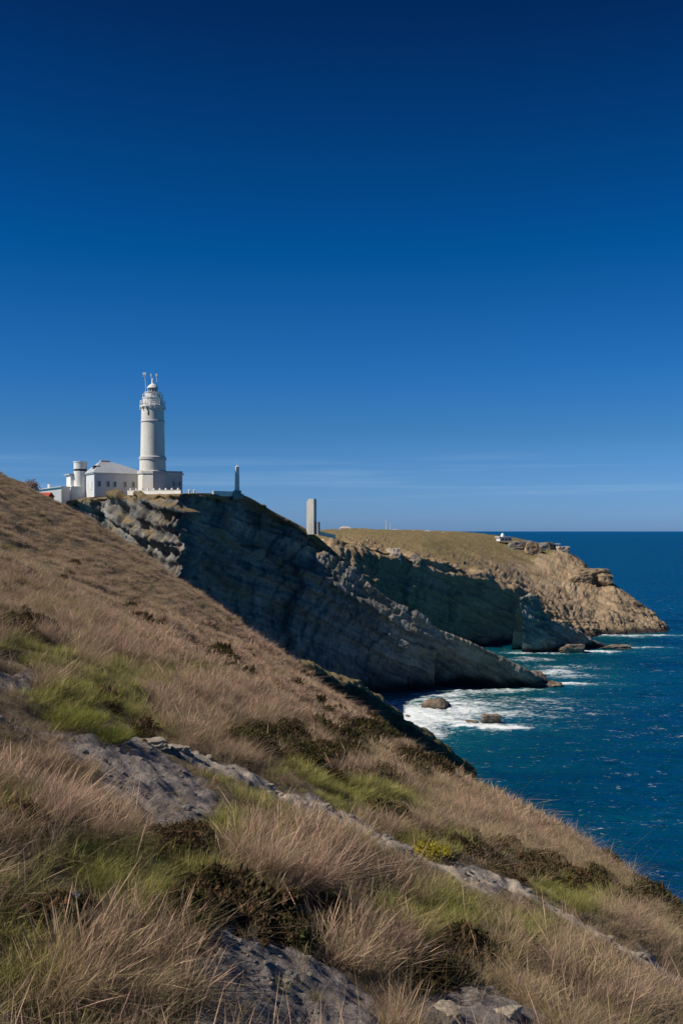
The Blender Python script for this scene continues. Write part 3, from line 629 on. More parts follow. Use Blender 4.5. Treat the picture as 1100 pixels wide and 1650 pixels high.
roof = MB().poly([(-w2-o_, -d2-o_, zr), (w2+o_, -d2-o_, zr), (w2+o_, d2+o_, zr), (-w2-o_, d2+o_, zr), (-4.6, 0, rg), (-2.4, 0, rg)],
   [(0, 1, 5, 4), (1, 2, 5), (2, 3, 4, 5), (3, 0, 4), (3, 2, 1, 0)]).build('roof', M['roof'], B2)
MB().box((-3.5, 0, rg + .05), (2.4, .5, .25)).build('ridge_cap', M['white'], roof)
MB().box((-6.2, -1.2, e + 1.5), (1.5, 1.4, 1.3)).build('dormer', M['dark'], roof)
for k, dx in enumerate((-6.1, -3.7, -1.9, .9, 3.2, 6.0)):
    w = MB().box((dx, -d2 - .04, e*.56), (.95, .14, 1.7)).build('window', M['white'], B2); MB().box((dx, -d2 - .08, e*.56), (.66, .12, 1.4)).build('pane', M['glass'], w)
MB().box((-w2 - .04, -1.2, e*.5), (.14, 1.2, 2.2)).build('shutter', M['white'], B2)
B3 = thing('turret_house', 'white flat roofed house with a round turret beside the hipped roof house', 'house', rot_at(131, 267, 808), RZ)
e = zz(766, 267) - zz(808, 267); lo = zz(786, 267) - zz(808, 267); tt = zz(744.5, 267) - zz(808, 267)
MB().box((-.4, .9, e/2), (5.6, 3.6, e)).build('wall', M['white'], B3)
MB().box((-.4, .9, e + .16), (6.6, 4.6, .3)).build('roof_slab', M['roof'], B3)
MB().box((.2, -1.9, lo/2), (7.4, 2.0, lo)).build('front_wall', M['render'], B3)
MB().box((.2, -1.9, lo + .12), (7.7, 2.3, .24)).build('terrace_coping', M['white'], B3)
tu = MB().lathe([(1.75, lo*.6), (1.75, tt - 2.55)], 28, (-.6, -1.2, 0)).build('turret', M['white'], B3)
MB().lathe([(1.7, tt - 2.55), (1.62, tt - 2.45), (1.62, tt - 2.1), (1.7, tt - 2.0)], 28, (-.6, -1.2, 0)).build('turret_glazing', M['dark'], tu)
MB().lathe([(1.78, tt - 2.0), (1.78, tt - .3), (1.9, tt - .25), (1.9, tt)], 28, (-.6, -1.2, 0)).build('turret_top', M['white'], tu)
MB().box((-1.6, -.92, e*.74), (.9, .12, 1.1)).build('window', M['glass'], B3)
MB().box((1.9, -2.93, lo*.55), (.9, .12, 1.2)).build('window', M['glass'], B3)
B3b = thing('stair_block', 'narrow white wall block between the turret house and the hipped roof house', 'building', rot_at(152.5, 264, 806), R(-20))
hB = zz(770, 264) - zz(806, 264); MB().box((0, 0, hB/2), (1.7, 1.8, hB)).build('wall', M['white'], B3b); MB().box((0, 0, hB + .1), (1.95, 2.0, .2)).build('coping', M['stone2'], B3b)
B4 = thing('outbuilding', 'low white outbuilding at the left end of the lighthouse station', 'building', rot_at(88, 262, 816), R(-18))
hL, hR_ = zz(790, 262) - zz(816, 262), zz(785.5, 262) - zz(816, 262)
MB().poly([(-3.6, -2, 0), (3.4, -2, 0), (3.4, 2, 0), (-3.6, 2, 0), (-3.6, -2, hL), (3.4, -2, hR_), (3.4, 2, hR_), (-3.6, 2, hL)], [(0, 1, 5, 4), (1, 2, 6, 5), (2, 3, 7, 6), (3, 0, 4, 7), (4, 5, 6, 7), (3, 2, 1, 0)]).build('wall', M['white'], B4)
MB().poly([(-3.9, -2.3, hL + .02), (3.6, -2.3, hR_ + .02), (3.6, 2.3, hR_ + .02), (-3.9, 2.3, hL + .02), (-3.9, -2.3, hL + .22), (3.6, -2.3, hR_ + .22), (3.6, 2.3, hR_ + .22), (-3.9, 2.3, hL + .22)], [(0, 1, 5, 4), (1, 2, 6, 5), (2, 3, 7, 6), (3, 0, 4, 7), (4, 5, 6, 7), (3, 2, 1, 0)]).build('roof', M['white'], B4)
MB().box((-2.0, .4, hL + 1.0), (.5, .5, 1.3)).build('chimney', M['white'], B4)
B5 = thing('shed', 'small red roofed shed in front of the low white outbuilding', 'shed', rot_at(74, 250, 818), R(-25))
hs = zz(800, 250) - zz(818, 250); ht = zz(793.5, 250) - zz(818, 250)
MB().box((0, 0, hs/2), (3.2, 2.2, hs)).build('wall', M['brown'], B5)
MB().poly([(-1.8, -1.35, hs - .1), (1.8, -1.35, hs - .1), (1.8, 1.35, hs - .1), (-1.8, 1.35, hs - .1), (-1.8, 0, ht), (1.8, 0, ht)], [(0, 1, 5, 4), (2, 3, 4, 5), (0, 4, 3), (1, 2, 5), (3, 2, 1, 0)]).build('roof', M['red'], B5)

# white parapet along the cliff edge with posts
def wall_run(name, label, a, b, h, th, mat, posts=0, pmat=None):
    a, b = Vector(a), Vector(b); d = b - a; L = Vector((d.x, d.y)).length
    t = thing(name, label, 'wall', a, math.atan2(d.y, d.x)); sl = d.z / L
    w = MB().box((L/2, 0, h/2), (L, th, h)); 
    for v in w.bm.verts: v.co.z += sl * v.co.x
    w.build('wall_body', mat, t)
    w = MB().box((L/2, 0, h + .06), (L + .1, th + .16, .12))
    for v in w.bm.verts: v.co.z += sl * v.co.x
    w.build('coping', mat, t)
    for k in range(posts):
        x = L * (k + .5) / posts; MB().box((x, 0, h + .12 + sl*x + .25), (.4, .34, .5)).build('post', pmat or mat, t)
    return t
wall_run('parapet', 'long white parapet along the cliff edge below the lighthouse', P(206, 797.5, 255), P(292, 797.5, 244), 1.1, .35, M['white'], 9)
wall_run('low_wall', 'low cream wall between the lighthouse and the thin obelisk', P(343, 799, 260), P(380, 800, 268), 1.2, .4, M['stone'])
for k, (px, lab) in enumerate(((305, 'left'), (313, 'right'))):
    b_ = MB(); b_.lathe([(.28, 0), (.24, 1.2), (.3, 1.25), (.3, 1.5), (.05, 1.65)], 12)
    o = b_.build('bollard', M['white']); o.location = P(px, 799, 256 + k * 4); tag(o, 'small white bollard on the cliff edge right of the parapet, %s of the two' % lab, 'bollard', 'white bollards on the cliff edge')

# thin obelisk and concrete monolith
OB = thing('obelisk', 'thin pale obelisk on a dark stepped base right of the lighthouse', 'obelisk', P(382, 803, 268), R(20))
u_ = 268 / F
MB().box((0, 0, 3*u_), (17*u_, 17*u_, 8*u_)).box((0, 0, 9*u_), (11*u_, 11*u_, 7*u_)).build('base', M['concrete_dark'], OB)
ob = MB(); w_, w3, h_, b0 = 3.3*u_, 2.5*u_, 51*u_, 12.5*u_
ob.poly([(-w_, -w_, b0), (w_, -w_, b0), (w_, w_, b0), (-w_, w_, b0), (-w3, -w3, h_), (w3, -w3, h_), (w3, w3, h_), (-w3, w3, h_), (0, 0, h_ + 2.5*u_)], [(0, 1, 5, 4), (1, 2, 6, 5), (2, 3, 7, 6), (3, 0, 4, 7), (4, 5, 8), (5, 6, 8), (6, 7, 8), (7, 4, 8), (3, 2, 1, 0)]).build('shaft', M['stone'], OB)
MB().tube((0, 0, h_ + 2*u_), (0, 0, h_ + 7*u_), .06, 6).build('finial', M['metal'], OB)
MO = thing('monument', 'tall plain concrete monolith of two joined slabs on the cliff edge', 'monument', P(502, 861, 284), R(-28))
u_ = 284 / F; hM = 57*u_
MB().box((1.2*u_, 0, hM/2), (10.5*u_, 9*u_, hM)).build('slab', M['concrete'], MO)
MB().box((-6.1*u_, 1.5*u_, hM/2 - .3), (4*u_, 8*u_, hM - .6)).build('slab', M['concrete'], MO)
MB().box((9.5*u_, 2*u_, 10*u_), (6*u_, 6*u_, 20*u_)).build('plinth', M['concrete_dark'], MO)
wall_run('low_wall', 'short pale wall running right from the foot of the concrete monolith', P(512, 862, 287), P(540, 868, 289), 1.0, .5, M['stone'])

# far buildings on the plateau
FB = thing('villa', 'low white flat roofed villa with a small white dome on the far skyline', 'house', P(812, 872, 536), R(20)); u_ = 536 / F
MB().box((0, 0, 3*u_), (22*u_, 12*u_, 6*u_)).build('wall', M['render'], FB); MB().box((0, 0, 6.6*u_), (26*u_, 15*u_, 1.2*u_)).build('roof', M['white'], FB)
MB().lathe([(3*u_, 7.2*u_), (3*u_, 9*u_), (2.6*u_, 10.6*u_), (1.5*u_, 12.2*u_), (.3*u_, 13*u_)], 16, (-3*u_, 0, 0)).build('dome', M['white'], FB)
for dx in (-6, 0, 6): MB().box((dx*u_, -6.1*u_, 3*u_), (2.4*u_, .3, 3*u_)).build('window', M['dark'], FB)
FS = thing('terrace_house', 'low dark blue slate roofed house among the skyline crags', 'house', P(842, 881, 532), R(15))
MB().box((0, 0, 2*u_), (24*u_, 10*u_, 4*u_)).build('wall', M['concrete_dark'], FS)
MB().poly([(-13*u_, -6*u_, 4*u_), (13*u_, -6*u_, 4*u_), (13*u_, 6*u_, 4*u_), (-13*u_, 6*u_, 4*u_), (-12*u_, 0, 7*u_), (12*u_, 0, 7*u_)], [(0, 1, 5, 4), (2, 3, 4, 5), (0, 4, 3), (1, 2, 5), (3, 2, 1, 0)]).build('roof', M['slate'], FS)
PV = thing('pavilion', 'flat roofed pale pavilion over the dark crags at the end of the skyline', 'building', P(884, 884, 532), R(10))
MB().box((0, 0, 7.5*u_), (34*u_, 12*u_, 1.6*u_)).build('roof', M['stone'], PV)
for dx in (-14, -5, 5, 14): MB().box((dx*u_, -4*u_, 3*u_), (2*u_, 2*u_, 8*u_)).build('pillar', M['stone'], PV)
MB().box((-2*u_, 2*u_, 3*u_), (26*u_, 6*u_, 8*u_)).build('back_wall', M['slate'], PV)
def far_house(label, px, py, Y, w, h, mat, roofmat):
    u = Y / F; t = thing('far_house', label, 'house', P(px, py, Y), R(12)); MB().box((0, 0, h*u*.35), (w*u, w*u*.6, h*u*.7)).build('wall', mat, t)
    a = w*u*.54; d = w*u*.34; z1 = h*u*.7
    MB().poly([(-a, -d, z1), (a, -d, z1), (a, d, z1), (-a, d, z1), (-a*.55, 0, h*u*1.1), (a*.55, 0, h*u*1.1)], [(0, 1, 5, 4), (2, 3, 4, 5), (0, 4, 3), (1, 2, 5), (3, 2, 1, 0)]).build('roof', roofmat, t)
far_house('pinkish house with a broad roof on the far plateau right of the monolith', 556, 857, 602, 17, 8, M['stone'], M['pink'])
far_house('small white house on the far plateau beside the two masts', 636, 859, 602, 9, 6, M['white'], M['roof'])
far_house('long pale house on the far plateau left of the dark hedge', 662, 860, 602, 16, 5, M['white'], M['pink'])
far_house('tiny white house at the right end of the far plateau row', 688, 860, 602, 8, 5, M['white'], M['roof'])
far_house('low cream house on the far plateau nearest the villa', 715, 862, 602, 12, 4, M['stone'], M['roof'])
for px, top, lab in ((622, 838, 'taller mast of the pair on the far plateau'), (629, 842, 'shorter mast of the pair on the far plateau')):
    o = MB().lathe([(.28, -1), (.14, (857 - top) / F * 602)], 8).box((0, 0, (857 - top) / F * 602 * .8), (1.6, .15, .15)).build('mast', M['metal']); o.location = P(px, 857, 602); tag(o, lab, 'mast', 'masts on the far plateau')

# ------------------------------------------------------------------ vegetation: blades and tufts
def grass_mat(name, root, a, b_, trans=.35, fixed=None):
    m = bpy.data.materials.new(name); m.use_nodes = True; t = m.node_tree; t.nodes.clear()
    out = N(t, 'ShaderNodeOutputMaterial'); bl = attr(t, 'blade'); sp_ = N(t, 'ShaderNodeSeparateXYZ'); t.links.new(bl.outputs['Vector'], sp_.inputs[0])
    if fixed is None: ti = attr(t, 'tint', 'INSTANCER').outputs['Fac']
    else: v = N(t, 'ShaderNodeValue'); v.outputs[0].default_value = fixed; ti = v.outputs[0]
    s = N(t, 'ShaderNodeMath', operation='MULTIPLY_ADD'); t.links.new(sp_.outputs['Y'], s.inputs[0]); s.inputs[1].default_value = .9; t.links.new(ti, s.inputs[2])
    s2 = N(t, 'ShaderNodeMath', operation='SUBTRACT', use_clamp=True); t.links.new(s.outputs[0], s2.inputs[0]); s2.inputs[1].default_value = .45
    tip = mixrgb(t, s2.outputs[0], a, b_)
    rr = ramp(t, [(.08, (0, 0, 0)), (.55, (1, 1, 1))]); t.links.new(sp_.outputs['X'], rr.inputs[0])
    c = mixrgb(t, rr.outputs[0], root, tip)  # roots and inner leaves darkened beyond their own colour, like shade between tufts
    var = N(t, 'ShaderNodeMapRange'); t.links.new(sp_.outputs['Z'], var.inputs[0]); var.inputs[3].default_value = .5; var.inputs[4].default_value = 1.4
    hsv = N(t, 'ShaderNodeHueSaturation'); t.links.new(c, hsv.inputs['Color']); t.links.new(var.outputs[0], hsv.inputs['Value'])
    df = N(t, 'ShaderNodeBsdfDiffuse'); tr = N(t, 'ShaderNodeBsdfTranslucent'); mx = N(t, 'ShaderNodeMixShader'); mx.inputs[0].default_value = trans
    for n in (df, tr): t.links.new(hsv.outputs[0], n.inputs['Color'])
    t.links.new(df.outputs[0], mx.inputs[1]); t.links.new(tr.outputs[0], mx.inputs[2]); t.links.new(mx.outputs[0], out.inputs[0])
    return m
def blades(n, h, hv, rad, lean, curl, w, plume=0., segs=4, seed=0, wind=(.10, -.05), dome=0.):
    r = np.random.default_rng(seed); rr = rad * np.sqrt(r.random(n)); th = r.random(n) * 2 * np.pi
    root = np.stack([rr * np.cos(th), rr * np.sin(th), np.full(n, -.03)], 1)
    ln = h * (1 + hv * r.normal(size=n)).clip(.35, 1.7) * (1 - dome * (rr / rad) ** 2 * .5)
    ph = th + r.normal(size=n) * 1.5; le = lean * (.55 + .45 * rr / rad) * np.abs(1 + .55 * r.normal(size=n)) * np.where(r.random(n) < .16, 2.6, 1.0); w = w * (.5 + .75 * r.random(n) ** 2)
    dirx = np.cos(ph) * le + wind[0] * (.6 + .8 * r.random(n)); diry = np.sin(ph) * le + wind[1]
    side = np.stack([-np.sin(ph + r.normal(size=n)), np.cos(ph + r.normal(size=n)), np.zeros(n)], 1)
    side /= np.linalg.norm(side, axis=1)[:, None]
    V, A = [], []; rnd, rnd2 = r.random(n), r.random(n); isp = r.random(n) < plume
    ks = np.linspace(0, 1, segs + 1)
    for t in ks:
        bend = t + curl * t * t
        pos = root + np.stack([dirx * ln * bend, diry * ln * bend, ln * (t - .35 * curl * t * t * np.hypot(dirx, diry))], 1)
        wd = np.where(isp, (.45 if t < .6 else (1.9 if t < .95 else .25)), (1 - t) ** .6 * .95 + .05) * w
        V += [pos - side * wd[:, None] / 2, pos + side * wd[:, None] / 2]
        a = np.stack([np.full(n, t), rnd, rnd2], 1); A += [a, a]
    m = 2 * (segs + 1); V = np.stack(V, 1).reshape(-1, 3); A = np.stack(A, 1).reshape(-1, 3)
    b0 = np.arange(n)[:, None] * m; f = np.concatenate([np.stack([b0 + 2*k, b0 + 2*k+1, b0 + 2*k+3, b0 + 2*k+2], -1).reshape(-1, 4) for k in range(segs)])
    return V, f, A
def heath(n, rad, h, seed, leaf=.022):
    """dense low shrub: short twigs and many leaf faces through a dome"""
    r = np.random.default_rng(seed); d = r.normal(size=(n, 3)); d[:, 2] = np.abs(d[:, 2]); d /= np.linalg.norm(d, axis=1)[:, None]
    lump = 1 + .35 * noise(d * 2.2 + seed * 3.1); rr = (r.random(n) ** .35) * lump
    c = d * rr[:, None] * [rad, rad, h]; ax = r.normal(size=(n, 3)); ax[:, 2] += .8; ax /= np.linalg.norm(ax, axis=1)[:, None]
    s = np.cross(ax, r.normal(size=(n, 3))); s /= np.linalg.norm(s, axis=1)[:, None]; L = leaf * (.7 + r.random(n) * 1.2)[:, None]
    V = np.stack([c, c + ax * L * 1.2 + s * L * .45, c + ax * L * 2.6, c + ax * L * 1.2 - s * L * .45], 1).reshape(-1, 3)
    hh_ = np.repeat(rr / lump, 4); A = np.stack([hh_, np.repeat(r.random(n), 4), np.repeat(r.random(n), 4)], 1)
    return V, np.arange(4 * n).reshape(n, 4), A
STRAW, STRAW2 = (.50, .36, .23), (.42, .29, .20)
PINK = (.42, .27, .21); GREEN = (.17, .19, .05); OLIVE = (.30, .28, .10)
G = {}
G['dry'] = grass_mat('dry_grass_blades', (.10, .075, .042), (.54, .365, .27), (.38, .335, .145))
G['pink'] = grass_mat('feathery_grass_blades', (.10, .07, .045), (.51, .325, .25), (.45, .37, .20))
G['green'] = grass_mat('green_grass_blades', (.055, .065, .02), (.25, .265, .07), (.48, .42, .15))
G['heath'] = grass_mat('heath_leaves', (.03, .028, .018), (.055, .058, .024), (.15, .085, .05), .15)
HID = {}
def proto(kind, builds, mat):
    c = bpy.data.collections.new('sprigs_' + kind)
    for k, (V, f, A) in enumerate(builds):
        o = bpy.data.objects.new('%s_sprig.%03d' % (kind, k), mesh_np('sprig', V, f, mat, False, {'blade': A})); c.objects.link(o)
    HID[kind] = c
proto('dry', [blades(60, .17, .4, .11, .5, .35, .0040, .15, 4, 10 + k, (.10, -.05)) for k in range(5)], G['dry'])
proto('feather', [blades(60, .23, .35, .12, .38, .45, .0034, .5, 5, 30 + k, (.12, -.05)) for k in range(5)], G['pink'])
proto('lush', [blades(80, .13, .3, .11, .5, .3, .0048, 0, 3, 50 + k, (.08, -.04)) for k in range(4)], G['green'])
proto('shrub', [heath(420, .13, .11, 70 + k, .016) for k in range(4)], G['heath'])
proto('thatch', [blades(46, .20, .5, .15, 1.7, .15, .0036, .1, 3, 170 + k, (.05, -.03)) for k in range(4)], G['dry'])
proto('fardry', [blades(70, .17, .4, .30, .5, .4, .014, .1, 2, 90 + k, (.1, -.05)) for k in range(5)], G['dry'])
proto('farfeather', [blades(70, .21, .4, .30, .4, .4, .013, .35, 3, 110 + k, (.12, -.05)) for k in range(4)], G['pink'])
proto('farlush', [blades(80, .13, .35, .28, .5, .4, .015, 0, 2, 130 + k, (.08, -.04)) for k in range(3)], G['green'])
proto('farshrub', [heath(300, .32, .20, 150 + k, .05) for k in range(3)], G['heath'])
def scatter(name, kind, pos, rot, scl, tint):
    n = len(pos); me = bpy.data.meshes.new(name); me.vertices.add(n); me.vertices.foreach_set('co', np.asarray(pos, np.float32).ravel())
    for an, ty, val in (('rot', 'FLOAT_VECTOR', rot), ('scl', 'FLOAT_VECTOR', scl)):
        a = me.attributes.new(an, ty, 'POINT'); a.data.foreach_set('vector', np.asarray(val, np.float32).ravel())
    a = me.attributes.new('tint', 'FLOAT', 'POINT'); a.data.foreach_set('value', np.asarray(tint, np.float32))
    a = me.attributes.new('pick', 'INT', 'POINT'); a.data.foreach_set('value', np.random.default_rng(n).integers(0, 99, n).astype(np.int32))
    o = link(name, me); tag(o, kind='stuff')
    ng = bpy.data.node_groups.new(name + '_scatter', 'GeometryNodeTree')
    ng.interface.new_socket('Geometry', in_out='INPUT', socket_type='NodeSocketGeometry'); ng.interface.new_socket('Geometry', in_out='OUTPUT', socket_type='NodeSocketGeometry')
    gi, go = ng.nodes.new('NodeGroupInput'), ng.nodes.new('NodeGroupOutput')
    ip = ng.nodes.new('GeometryNodeInstanceOnPoints'); ci = ng.nodes.new('GeometryNodeCollectionInfo'); ci.inputs[0].default_value = HID[kind]; ci.inputs[1].default_value = True; ci.inputs[2].default_value = True
    def na(nm, ty): x = ng.nodes.new('GeometryNodeInputNamedAttribute'); x.data_type = ty; x.inputs[0].default_value = nm; return x.outputs[0]
    L = ng.links.new
    L(gi.outputs[0], ip.inputs['Points']); L(ci.outputs[0], ip.inputs['Instance']); ip.inputs['Pick Instance'].default_value = True
    L(na('pick', 'INT'), ip.inputs['Instance Index']); L(na('rot', 'FLOAT_VECTOR'), ip.inputs['Rotation']); L(na('scl', 'FLOAT_VECTOR'), ip.inputs['Scale'])
    L(ip.outputs[0], go.inputs[0])
    md = o.modifiers.new('scatter', 'NODES'); md.node_group = ng
    return o

# where each kind of plant grows: patches seen in the photograph, mapped onto the ground by the place they stand; heath also fills shaded bands
def patch_val(px, py, lst):
    v = np.zeros(px.shape)
    for (cx, cy, rx, ry, s) in lst: v = np.maximum(v, s * np.exp(-(((px - cx) / rx) ** 2 + ((py - cy) / ry) ** 2) ** 1.5))
    return v
LUSH = [(120, 1440, 150, 50, .75), (50, 1500, 80, 40, .6), (640, 1560, 60, 30, .45), (960, 1560, 70, 30, .4), (40, 1300, 60, 30, .5), (250, 1470, 80, 36, .7), (330, 1330, 60, 30, .5), (560, 1450, 60, 40, .4), (860, 1500, 70, 40, .45), (480, 1600, 60, 50, .3), (120, 1142, 110, 42, 1.), (30, 1055, 90, 25, .6), (230, 1085, 140, 30, .5), (560, 1288, 120, 36, .8), (385, 1292, 70, 40, .6), (200, 1400, 140, 50, .85), (60, 1425, 80, 40, .8), (10, 1580, 60, 70, .7), (700, 1478, 80, 50, .7), (600, 1480, 60, 40, .45), (920, 1432, 80, 36, .7), (360, 1345, 50, 30, .6), (745, 1545, 60, 30, .5), (690, 1362, 60, 22, 1.), (250, 1170, 60, 25, .4), (480, 1240, 60, 20, .6)]
SHRUB = [(425, 1190, 75, 24, 1.), (520, 1220, 80, 26, .9), (600, 1250, 80, 24, .6), (290, 1352, 55, 32, 1.), (330, 1460, 60, 50, 1.), (470, 1480, 110, 50, .85), (700, 1345, 60, 18, .5), (770, 1370, 60, 20, .6), (850, 1398, 70, 22, .8), (940, 1420, 60, 22, .8), (1030, 1448, 60, 20, .9), (1100, 1475, 40, 20, .9), (640, 1310, 60, 16, .5), (740, 1540, 80, 36, .9), (690, 1580, 50, 40, .7), (30, 1010, 60, 16, .7), (200, 1130, 60, 20, .4), (100, 1480, 90, 40, .6), (820, 1560, 60, 40, .5), (600, 1180, 60, 20, .8), (700, 1230, 70, 20, .9), (220, 1190, 40, 20, .8), (130, 1330, 120, 24, .5)]  # dark heath also stands in for shade below the ridge and in hollows
FEATH = [(90, 1270, 130, 60, 1.), (520, 1400, 150, 70, 1.), (600, 1540, 90, 70, .7), (200, 1560, 220, 90, .7), (1000, 1590, 130, 60, 1.), (850, 1310, 150, 40, .7), (650, 1240, 150, 40, .6), (450, 1130, 200, 60, .8), (300, 1040, 250, 60, .6), (780, 1440, 60, 30, .5)]
def wedge(y0, y1, dens, um=.46):
    n = int(dens * um * (y1**2 - y0**2)); y = np.sqrt(rng.random(n) * (y1**2 - y0**2) + y0**2); u = (rng.random(n) * 2 - 1) * um
    x = u * y; xe = np.interp(y, YD, XED); k = x < xe + 3 + .05 * y; return x[k], y[k]
ALL = {k: [] for k in HID}
def plant(y0, y1, dens, near, smul):
    x, y = wedge(y0, y1, dens); rm = rockmask(x, y) * (1 - sstep(45, 75, y)); p3 = np.stack([x, y, 0 * x], 1)
    cl = fbm(p3 * (.9 if near else .25), 3); bare = rng.random(len(x)); keep = ((rm < .25 + .25 * rng.random(len(x))) | (bare < .10)) & (cl > -.62 + .55 * rng.random(len(x)))
    sk = ridged(np.stack([(-.21 * x + .98 * y) * .05, (.98 * x + .21 * y) * .42, 0 * x], 1) + 50, 3) - .95
    keep &= (sk < .10 + .15 * rng.random(len(x))) | (rng.random(len(x)) < 1 - .8 * sstep(18, 50, y))
    x, y, cl, rm = x[keep], y[keep], cl[keep], rm[keep]; z = H(x, y, False); p3 = np.stack([x, y, 0 * x], 1)
    px, py = 550 + F * x / y, HZ - F * z / y; r = rng.random(len(x))
    nzz = fbm(p3 * (.7 if near else .16) + 11, 4, .65) * .36; nz2 = fbm(p3 * (.6 if near else .10) + 61, 4, .65) * .40
    n3_ = fbm(p3 * (2.4 if near else .5) + 90, 3) * .26; n4_ = fbm(p3 * (2.0 if near else .45) + 130, 3) * .30
    sh = patch_val(px, py, SHRUB) + nzz * .8 + n3_; lu = patch_val(px, py, LUSH) * 1.1 + nz2 * .8 + n4_; fe = patch_val(px, py, FEATH) + nzz
    stripe = ridged(np.stack([(-.21 * x + .98 * y) * .035, (.98 * x + .21 * y) * .30, 0 * x], 1) + 20, 3) - .95
    sh = sh + (sstep(15, 40, y) * 1.0 * np.clip(stripe - .12, -.2, 1)); lu = lu - .1 * (y > 80)
    if not near: sh = sh - .35 * sstep(60, 90, y)
    kind = np.where(sh > .40 + .25 * r, 3, np.where(lu > .24 + .3 * r, 2, np.where(fe > .15 + .5 * r, 1, 0)))
    tint = np.clip((.36 if near else .20) + 1.0 * nz2 + .3 * patch_val(px, py, LUSH) + .28 * rng.normal(size=len(x)), 0, 1)
    s = smul * (.75 + .6 * rng.random(len(x))) * (1 + .35 * np.clip(cl, -1, 1)); dp = np.minimum(*[dist_poly(x, y, PATHS[0][0])[0], np.full(x.shape, 9.)]); s = s * (1 - .45 * rm) * ((.42 + .58 * sstep(.4, 1.9, dp)) if near else 1)
    tz = np.stack([s, s, s * (.8 + .45 * rng.random(len(x)))], 1); rot = np.stack([rng.normal(size=len(x)) * .08, rng.normal(size=len(x)) * .08 + .12, rng.random(len(x)) * .9 - .45 + np.pi * (rng.random(len(x)) < .25)], 1)
    if near: kind = np.where((kind < 2) & (rng.random(len(x)) < .26), 4, kind)
    names = ['dry', 'feather', 'lush', 'shrub', 'thatch'] if near else ['fardry', 'farfeather', 'farlush', 'farshrub']
    for k, nm in enumerate(names):
        q_ = kind == k; ALL[nm].append((np.stack([x, y, z], 1)[q_], rot[q_], tz[q_], tint[q_]))
plant(4.5, 13, 85, True, 1.0)
plant(13, 34, 45, True, 1.15)
plant(30, 75, 10, False, .95)
plant(65, 225, 3.5, False, 1.3)
for nm, objname in (('dry', 'dry_grass'), ('feather', 'feathery_grass'), ('lush', 'green_grass'), ('shrub', 'low_heath'), ('thatch', 'dead_grass'), ('fardry', 'distant_dry_grass'), ('farfeather', 'distant_feathery_grass'), ('farlush', 'distant_green_grass'), ('farshrub', 'distant_heath')):
    parts = ALL[nm]; a = [np.concatenate([q_[k] for q_ in parts]) for k in range(4)]; scatter(objname, nm, *a); print(objname, len(a[0]))

# single tussocks and bushes one can point to
def at_ground(px, py): x, y = ground_hit(px, py); return Vector((x, y, float(H(np.array([x]), np.array([y]), False)[0])))
def mat_fixed(kind, key, t): 
    k = key + str(t)
    if k not in G:
        spec = {'dry': ((.11, .09, .05), (.54, .40, .27), (.40, .37, .15), .35), 'pink': ((.10, .07, .045), (.51, .32, .25), (.49, .40, .24), .35), 'green': ((.055, .065, .02), (.24, .26, .06), (.47, .42, .13), .35), 'heath': ((.03, .028, .018), (.055, .060, .022), (.12, .085, .045), .15), 'gorse': ((.05, .06, .015), (.16, .18, .03), (.50, .38, .03), .2)}[key]
        G[k] = grass_mat(kind, *spec, fixed=t)
    return G[k]
def clump(name, label, cat, px, py, geo, mat):
    loc = at_ground(px, py); V, f, A = geo; V = V * (.50 if py > 1590 else .64); o = link(name, mesh_np(name, V, f, mat, False, {'blade': A}), None, loc); return tag(o, label, cat)
